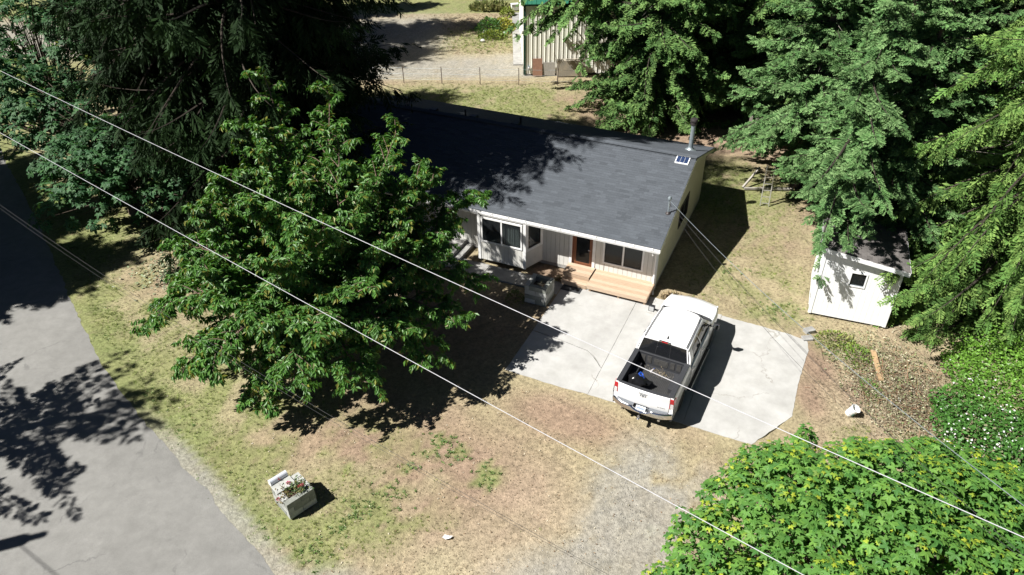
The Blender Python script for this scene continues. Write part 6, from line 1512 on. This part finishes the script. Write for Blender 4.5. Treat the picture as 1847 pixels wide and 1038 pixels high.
def make_brush():
    r = np.random.default_rng(72); s = []; n = 1500
    # dry canes
    x = 13.25 + r.normal(0, .85, n); y = 18.3 + r.normal(0, 1.1, n); k = ~inside_thicket(x - .9, y); x, y = x[k], y[k]; n = len(x)
    a = r.uniform(0, 6.28, n); l = r.uniform(.2, .9, n); hgt = .42 * np.exp(-((x - 13.4) / 1.0) ** 2 - ((y - 18.5) / 1.5) ** 2)
    TV = np.array([(-.5, 0, 0), (-.5, 1, .08), (.5, 1, .08), (.5, 0, 0)]) * [.014, 1, 1]; TF = np.array([(0, 3, 2, 1)])
    C = np.array([.30, .24, .16]) * r.uniform(.4, 1.2, (n, 1)); red = r.random(n) < .2; C[red] = np.array([.24, .12, .07]) * r.uniform(.6, 1.1, (red.sum(), 1))
    V1 = scatter(TV, TF, np.stack([x, y, hgt * r.random(n) + .01], 1), frames(np.stack([np.cos(a), np.sin(a), r.normal(.05, .18, n)], 1), UP + r.normal(0, .3, (n, 3))), l, C)
    n = 9000; x = 13.1 + r.normal(0, 1.0, n); y = 18.5 + r.normal(0, 1.35, n); k = ~inside_thicket(x - .8, y) & (x > 11.6 + .3 * r.normal(0, 1, n)); x, y = x[k], y[k]; n = len(x)
    hgt = .45 * np.exp(-((x - 13.4) / 1.0) ** 2 - ((y - 18.5) / 1.5) ** 2)
    TV = np.array([(0, 0, 0), (-.35, .45, .05), (0, 1, 0), (.35, .45, .05)])
    pal = np.array([(.32, .31, .20), (.20, .22, .12), (.40, .36, .26), (.24, .17, .10), (.16, .20, .08)]); C = pal[r.integers(0, 5, n)] * r.uniform(.6, 1.2, (n, 1))
    V2 = scatter(TV, TF, np.stack([x, y, hgt * r.random(n) + .01], 1), frames(r.normal(0, 1, (n, 3)) * [1, 1, .3], UP + r.normal(0, .6, (n, 3))), r.uniform(.04, .10, n), C)
    V, F, C = merge([V1, V2]); o = np_obj('brush_pile', V, F, C, M['litter']); tag(o, 'heap of cut dry brambles and wilted leaves between shed and thicket', 'brush pile', kind='stuff')
    # wilted clippings under the left maple
    n = 1300; x = -13.9 + r.normal(0, 1.1, n); y = 26.6 + r.normal(0, .8, n)
    C = np.array([(.30, .33, .22), (.20, .25, .14), (.36, .33, .22)])[r.integers(0, 3, n)] * r.uniform(.6, 1.2, (n, 1))
    V, F, C = scatter(TV, TF, np.stack([x, y, r.uniform(.0, .08, n)], 1), frames(r.normal(0, 1, (n, 3)) * [1, 1, .25], UP + r.normal(0, .4, (n, 3))), r.uniform(.06, .16, n), C)
    o = np_obj('leaf_clippings', V, F, C, M['litter']); tag(o, 'pale wilted leaf clippings on bare ground below the left maple', 'clippings', kind='stuff')
make_brush()
bush('weed_clump', 12.0, 21.2, (.75, .5), 420, .09, [(.20, .26, .04), (.15, .22, .04), (.24, .24, .09)], 'low yellow-green weeds at the foot of the shed wall', 'weeds', seed=21, h=.35)
bush('weed_clump', 12.55, 20.2, (.55, .8), 420, .09, [(.12, .22, .03), (.18, .26, .04)], 'low bright green weeds beside the orange plank, nearer the shed', 'weeds', seed=22, h=.3)
bush('weed_clump', 12.3, 18.5, (.35, .6), 260, .08, [(.08, .18, .03), (.13, .2, .04)], 'low dark green weeds between plank and bucket', 'weeds', seed=23, h=.25)
bush('weed_clump', 5.15, 44.6, (.7, .5), 200, .16, [(.10, .15, .04), (.14, .18, .05)], 'small weed tuft on the shaded bark ground before the barn fir', 'weeds', seed=24, h=.35)
bush('dry_tuft', 6.45, 24.05, (.42, .32), 320, .10, [(.34, .28, .16), (.26, .2, .12)], 'dry straw tuft at the downspout by the house corner', 'tuft', m='litter', seed=25, h=.22)
bush('weed_clump', *hw(-4.95, -2.9), (.35, .45), 240, .09, [(.12, .16, .04), (.2, .2, .06)], 'weeds against the left foot of the empty block planter', 'weeds', seed=26, h=.4)
bush('weed_clump', *hw(-3.85, -.95), (.2, .2), 110, .08, [(.2, .18, .07), (.14, .14, .05)], 'small dry weed on the bare soil left of the wooden steps', 'weeds', seed=27, h=.25)

def make_grass():
    r = np.random.default_rng(81)
    def field(n, x0, x1, y0, y1, hmin, hmax):
        x = r.uniform(x0, x1, n); y = r.uniform(y0, y1, n); hu, hv = to_h(x, y); dr = dist_poly(x, y, ROAD_EDGE)
        side = np.ones(n, bool)
        # on which side of the road edge
        for (ax, ay), (bx, by) in zip(ROAD_EDGE[:-1], ROAD_EDGE[1:]):
            seg = (y <= ay) & (y > by); side[seg] &= ((bx - ax) * (y[seg] - ay) - (by - ay) * (x[seg] - ax)) > .0
        bad = (~side) | ((hu > -3.5) & (hu < 6.1) & (hv > -6.95) & (hv < -.6)) | ((hu > -17.2) & (hu < 0.05) & (hv > -1.0) & (hv < 8.3)) | ((hu > -8.4) & (hu < -3.5) & (hv > -1.95) & (hv < -1.0)) | ((hu > -10.4) & (hu < -8.2) & (hv > -2.1) & (hv < 0))
        k = ~bad; x, y = x[k], y[k]
        g, b, rr, st, n1, n2, n3 = ground_masks(x, y)
        k = (r.random(len(x)) > np.clip(rr * 1.4, 0, .985)) & (r.random(len(x)) > b * .75); x, y, g, b, st, n2 = x[k], y[k], g[k], b[k], st[k], n2[k]; m = len(x)
        gr = (r.random(m) < np.clip(g * .8, 0, .85))
        C = np.where(gr[:, None], np.array([.135, .195, .045]) * (1 - n2[:, None]) + np.array([.23, .26, .075]) * n2[:, None], np.array([.38, .31, .21]) * (1 - b[:, None] * .5)) * r.uniform(.6, 1.3, (m, 1))
        return np.stack([x, y, np.full(m, -.05)], 1), C, r.uniform(hmin, hmax, m) * np.where(gr, 1.0, .62)
    parts = []
    TV = []; TF = []
    rr_ = random.Random(3)
    for k in range(6):
        a = rr_.uniform(0, 6.28); l = rr_.uniform(.6, 1.0); w = .09; ox, oy = rr_.uniform(-.5, .5), rr_.uniform(-.5, .5); t = rr_.uniform(.5, 1.1)
        b = len(TV); TV += [(ox - w * math.sin(a), oy + w * math.cos(a), 0), (ox + w * math.sin(a), oy - w * math.cos(a), 0), (ox + t * math.cos(a), oy + t * math.sin(a), l)]; TF.append((b, b + 1, b + 2))
    TV = np.array(TV); TF = np.array(TF)
    for args in ((36000, -20, 9, 9.5, 24, .035, .085), (9000, 6, 15, 20, 37, .05, .11), (9000, -26, -11, 22, 36, .05, .11), (6000, -12, 7, 40.5, 49.5, .07, .13), (5000, -10, 2, 55, 66, .10, .22), (4000, 9.5, 14.5, 15, 21, .05, .12)):
        P, C, s = field(*args); m = len(P); a = r.uniform(0, 6.28, m)
        parts.append(scatter(TV, TF, P, frames(np.stack([np.cos(a), np.sin(a), 0 * a], 1), np.tile(UP, (m, 1)) + r.normal(0, .12, (m, 3))), s, C))
    V, F, C = merge(parts); o = np_obj('lawn_grass', V, F, C, M['blade']); tag(o, 'short patchy dry and green grass over the yard', 'grass', kind='stuff')
make_grass()

def make_weeds():
    r = np.random.default_rng(85); P = []
    for wx, wy, wr, n in ((-4.3, 13.9, .7, 26), (-3.6, 14.4, .5, 22), (-4.9, 13.2, .5, 14), (-2.5, 16.3, .7, 30), (-1.9, 16.0, .5, 20), (-.9, 15.0, .5, 18), (-3.2, 15.3, .4, 8), (-5.6, 12.3, .9, 30), (-9.5, 14.9, .8, 12), (-12.6, 18.4, .7, 22), (-11.0, 16.7, .6, 16), (-7.3, 13.0, .5, 14), (-16, 21.9, .5, 14), (10.4, 23.1, .8, 26), (11.6, 20.6, .6, 20), (9.2, 26.2, 1.0, 18)):
        P.append(np.stack([wx + r.normal(0, wr * .5, n), wy + r.normal(0, wr * .5, n), np.full(n, -.05)], 1))
    P = np.concatenate(P); m = len(P); k = 9
    P = np.repeat(P, k, 0); a = r.uniform(0, 6.28, m * k)
    d = np.stack([np.cos(a), np.sin(a), r.uniform(.15, 1.0, m * k)], 1)
    TV = np.array([(0, 0, 0), (-.14, .5, .05), (0, 1, -.12), (.14, .5, .05)]); TF = np.array([(0, 3, 2, 1)])
    C = np.array([.15, .235, .07]) * r.uniform(.6, 1.35, (m * k, 1))
    V, F, C = scatter(TV, TF, P, frames(d, UP + r.normal(0, .3, (m * k, 3))), r.uniform(.045, .115, m * k), C)
    o = np_obj('lawn_weeds', V, F, C, M['bramble']); tag(o, 'bright green broad-leaved weeds dotted over the dry lawn', 'weeds', kind='stuff')
    # fallen bleached leaves and twig litter
    n = 1500; x = r.uniform(-12, 8, n); y = r.uniform(10.5, 19, n); dr = dist_poly(x, y, ROAD_EDGE); hu, hv = to_h(x, y)
    ok = (dr > .3) & ((y - 11.9) * 1.0 > -(x + 6.6) * .95) & ~((hu > -3.5) & (hu < 6.2) & (hv > -6.95)); x, y = x[ok], y[ok]; n = len(x)
    pal = np.array([(.45, .38, .26), (.30, .20, .12), (.20, .13, .08), (.52, .47, .36)]); C = pal[r.integers(0, 4, n)] * r.uniform(.7, 1.1, (n, 1))
    V, F, C = scatter(TV * [1.8, 1, 1], TF, np.stack([x, y, np.full(n, -.03)], 1), frames(r.normal(0, 1, (n, 3)) * [1, 1, .15], UP + r.normal(0, .25, (n, 3))), r.uniform(.03, .075, n), C)
    o = np_obj('leaf_litter', V, F, C, M['litter']); tag(o, 'small dry fallen leaves scattered over the front lawn', 'leaf litter', kind='stuff')
make_weeds()
def make_pebbles():
    r = np.random.default_rng(83); n = 5000
    x = np.concatenate([r.uniform(-1.5, 6.5, n // 2), r.uniform(-14, -3, n // 2)]); y = np.concatenate([r.uniform(9.5, 17, n // 2), r.uniform(9.5, 19, n // 2)])
    g, b, rr, *_ = ground_masks(x, y); dr = dist_poly(x, y, ROAD_EDGE); k = (rr > .35) & (r.random(n) < rr) & (dr > .12); x, y = x[k], y[k]
    side = np.ones(len(x), bool)
    for (ax, ay), (bx, by) in zip(ROAD_EDGE[:-1], ROAD_EDGE[1:]):
        seg = (y <= ay) & (y > by); side[seg] &= ((bx - ax) * (y[seg] - ay) - (by - ay) * (x[seg] - ax)) > 0
    x, y = x[side], y[side]; m = len(x)
    TV = np.array([(1, 0, 0), (0, 1, 0), (-1, 0, 0), (0, -1, 0), (0, 0, .8)]); TF = np.array([(0, 1, 4), (1, 2, 4), (2, 3, 4), (3, 0, 4)])
    a = r.uniform(0, 6.28, m)
    V, F, C = scatter(TV, TF, np.stack([x, y, np.full(m, -.055)], 1), frames(np.stack([np.cos(a), np.sin(a), a * 0], 1), np.tile(UP, (m, 1))), r.uniform(.010, .026, m), np.array([.28, .27, .245]) * r.uniform(.65, 1.2, (m, 1)))
    o = np_obj('gravel', V, F, C, M['litter']); tag(o, 'loose grey gravel on the drive and road shoulder', 'gravel', kind='stuff')
make_pebbles()

# ================================================================== WIRES AND POLE
def wire(name, pts, rad, m, label, t0=0, t1=1, cat='cable', group=None):
    p = [np.array(q, float) for q in pts]; d = np.linalg.norm(p[1] - p[0]) / (np.linalg.norm(p[1] - p[0]) + np.linalg.norm(p[2] - p[1]))
    out = []
    for t in np.linspace(t0, t1, 41):
        l0 = (t - d) * (t - 1) / (d); l1 = t * (t - 1) / (d * (d - 1)); l2 = t * (t - d) / (1 - d)
        out.append(p[0] * l0 + p[1] * l1 + p[2] * l2)
    o = MB().tube(out, rad, 6).build(name, m, smooth=True); tag(o, label, cat, group); return o
G = 'overhead lines along the road'
wire('power_line', [(-17.41, 24.97, 9.3), (-.01, 11.77, 8.8), (6.72, 5.97, 9.3)], .0072, M['wire'], 'upper white overhead power line, crossing above the truck bed', -.25, 1.3, 'power line', G)
wire('power_line', [(-14.46, 19.69, 9.3), (-2.05, 10.38, 8.8), (3.69, 5.52, 9.2)], .0064, M['wire'], 'lower white overhead power line, crossing the front lawn', -.3, 1.35, 'power line', G)
wire('phone_cable', [(-15.11, 19.3, 7.2), (-4.84, 11.49, 7.0), (1.43, 6.9, 7.2)], .0035, M['wiredark'], 'thin dark cable below the power lines, left of its twin', -.3, 1.35, 'cable', G)
wire('phone_cable', [(-15.11, 19.3, 7.02), (-4.84, 11.52, 6.80), (1.52, 6.95, 7.0)], .0028, M['wiredark'], 'thinner twin cable just under the thin dark cable', -.3, 1.35, 'cable', G)
mx_, my_ = hw(-.02, .98); mzz = EZ + 1.55 / 5.35 * (1.0 + OF)
G = 'service drops from the roof mast'
wire('service_cable', [(mx_, my_, mzz + .62), (8.21, 15.1, 5.0), (9.34, 8.64, 6.5)], .008, M['galv'], 'thickest service cable from roof mast to the lower right', 0, 1.4, 'cable', G)
wire('service_cable', [(mx_, my_, mzz + .50), (7.70, 16.88, 4.3), (8.23, 12.17, 5.3)], .005, M['wiredark'], 'middle dark service cable from roof mast, passing above the bucket', 0, 1.5, 'cable', G)
wire('service_cable', [(mx_, my_, mzz + .36), (7.62, 16.41, 4.0), (8.12, 12.15, 5.0)], .004, M['wiredark'], 'thinnest dark service cable from roof mast, nearest the truck', 0, 1.5, 'cable', G)
def make_pole():
    t = empty('utility_pole', (-21.3, 10.4, 0), 0, 'wooden utility pole with grey transformer, outside the left edge, its shadow on the road', 'utility pole')
    MB().tube([(0, 0, -.2), (0, 0, 10.2)], [.17, .12], 12).build('shaft', M['pole'], t, smooth=True)
    MB().lathe([(.02, 0), (.22, .03), (.22, .85), (.18, .92), (.02, .95)], 16, (.30, .1, 8.3)).build('transformer', M['galv'], t, smooth=True)
    wire('pole_cable', [(-21.3, 10.2, 9.6), (-13.0, 5.6, 9.0), (-5, 1.0, 9.5)], .02, M['galv'], 'cable running from the utility pole, outside the lower left corner', 0, 1)
make_pole()
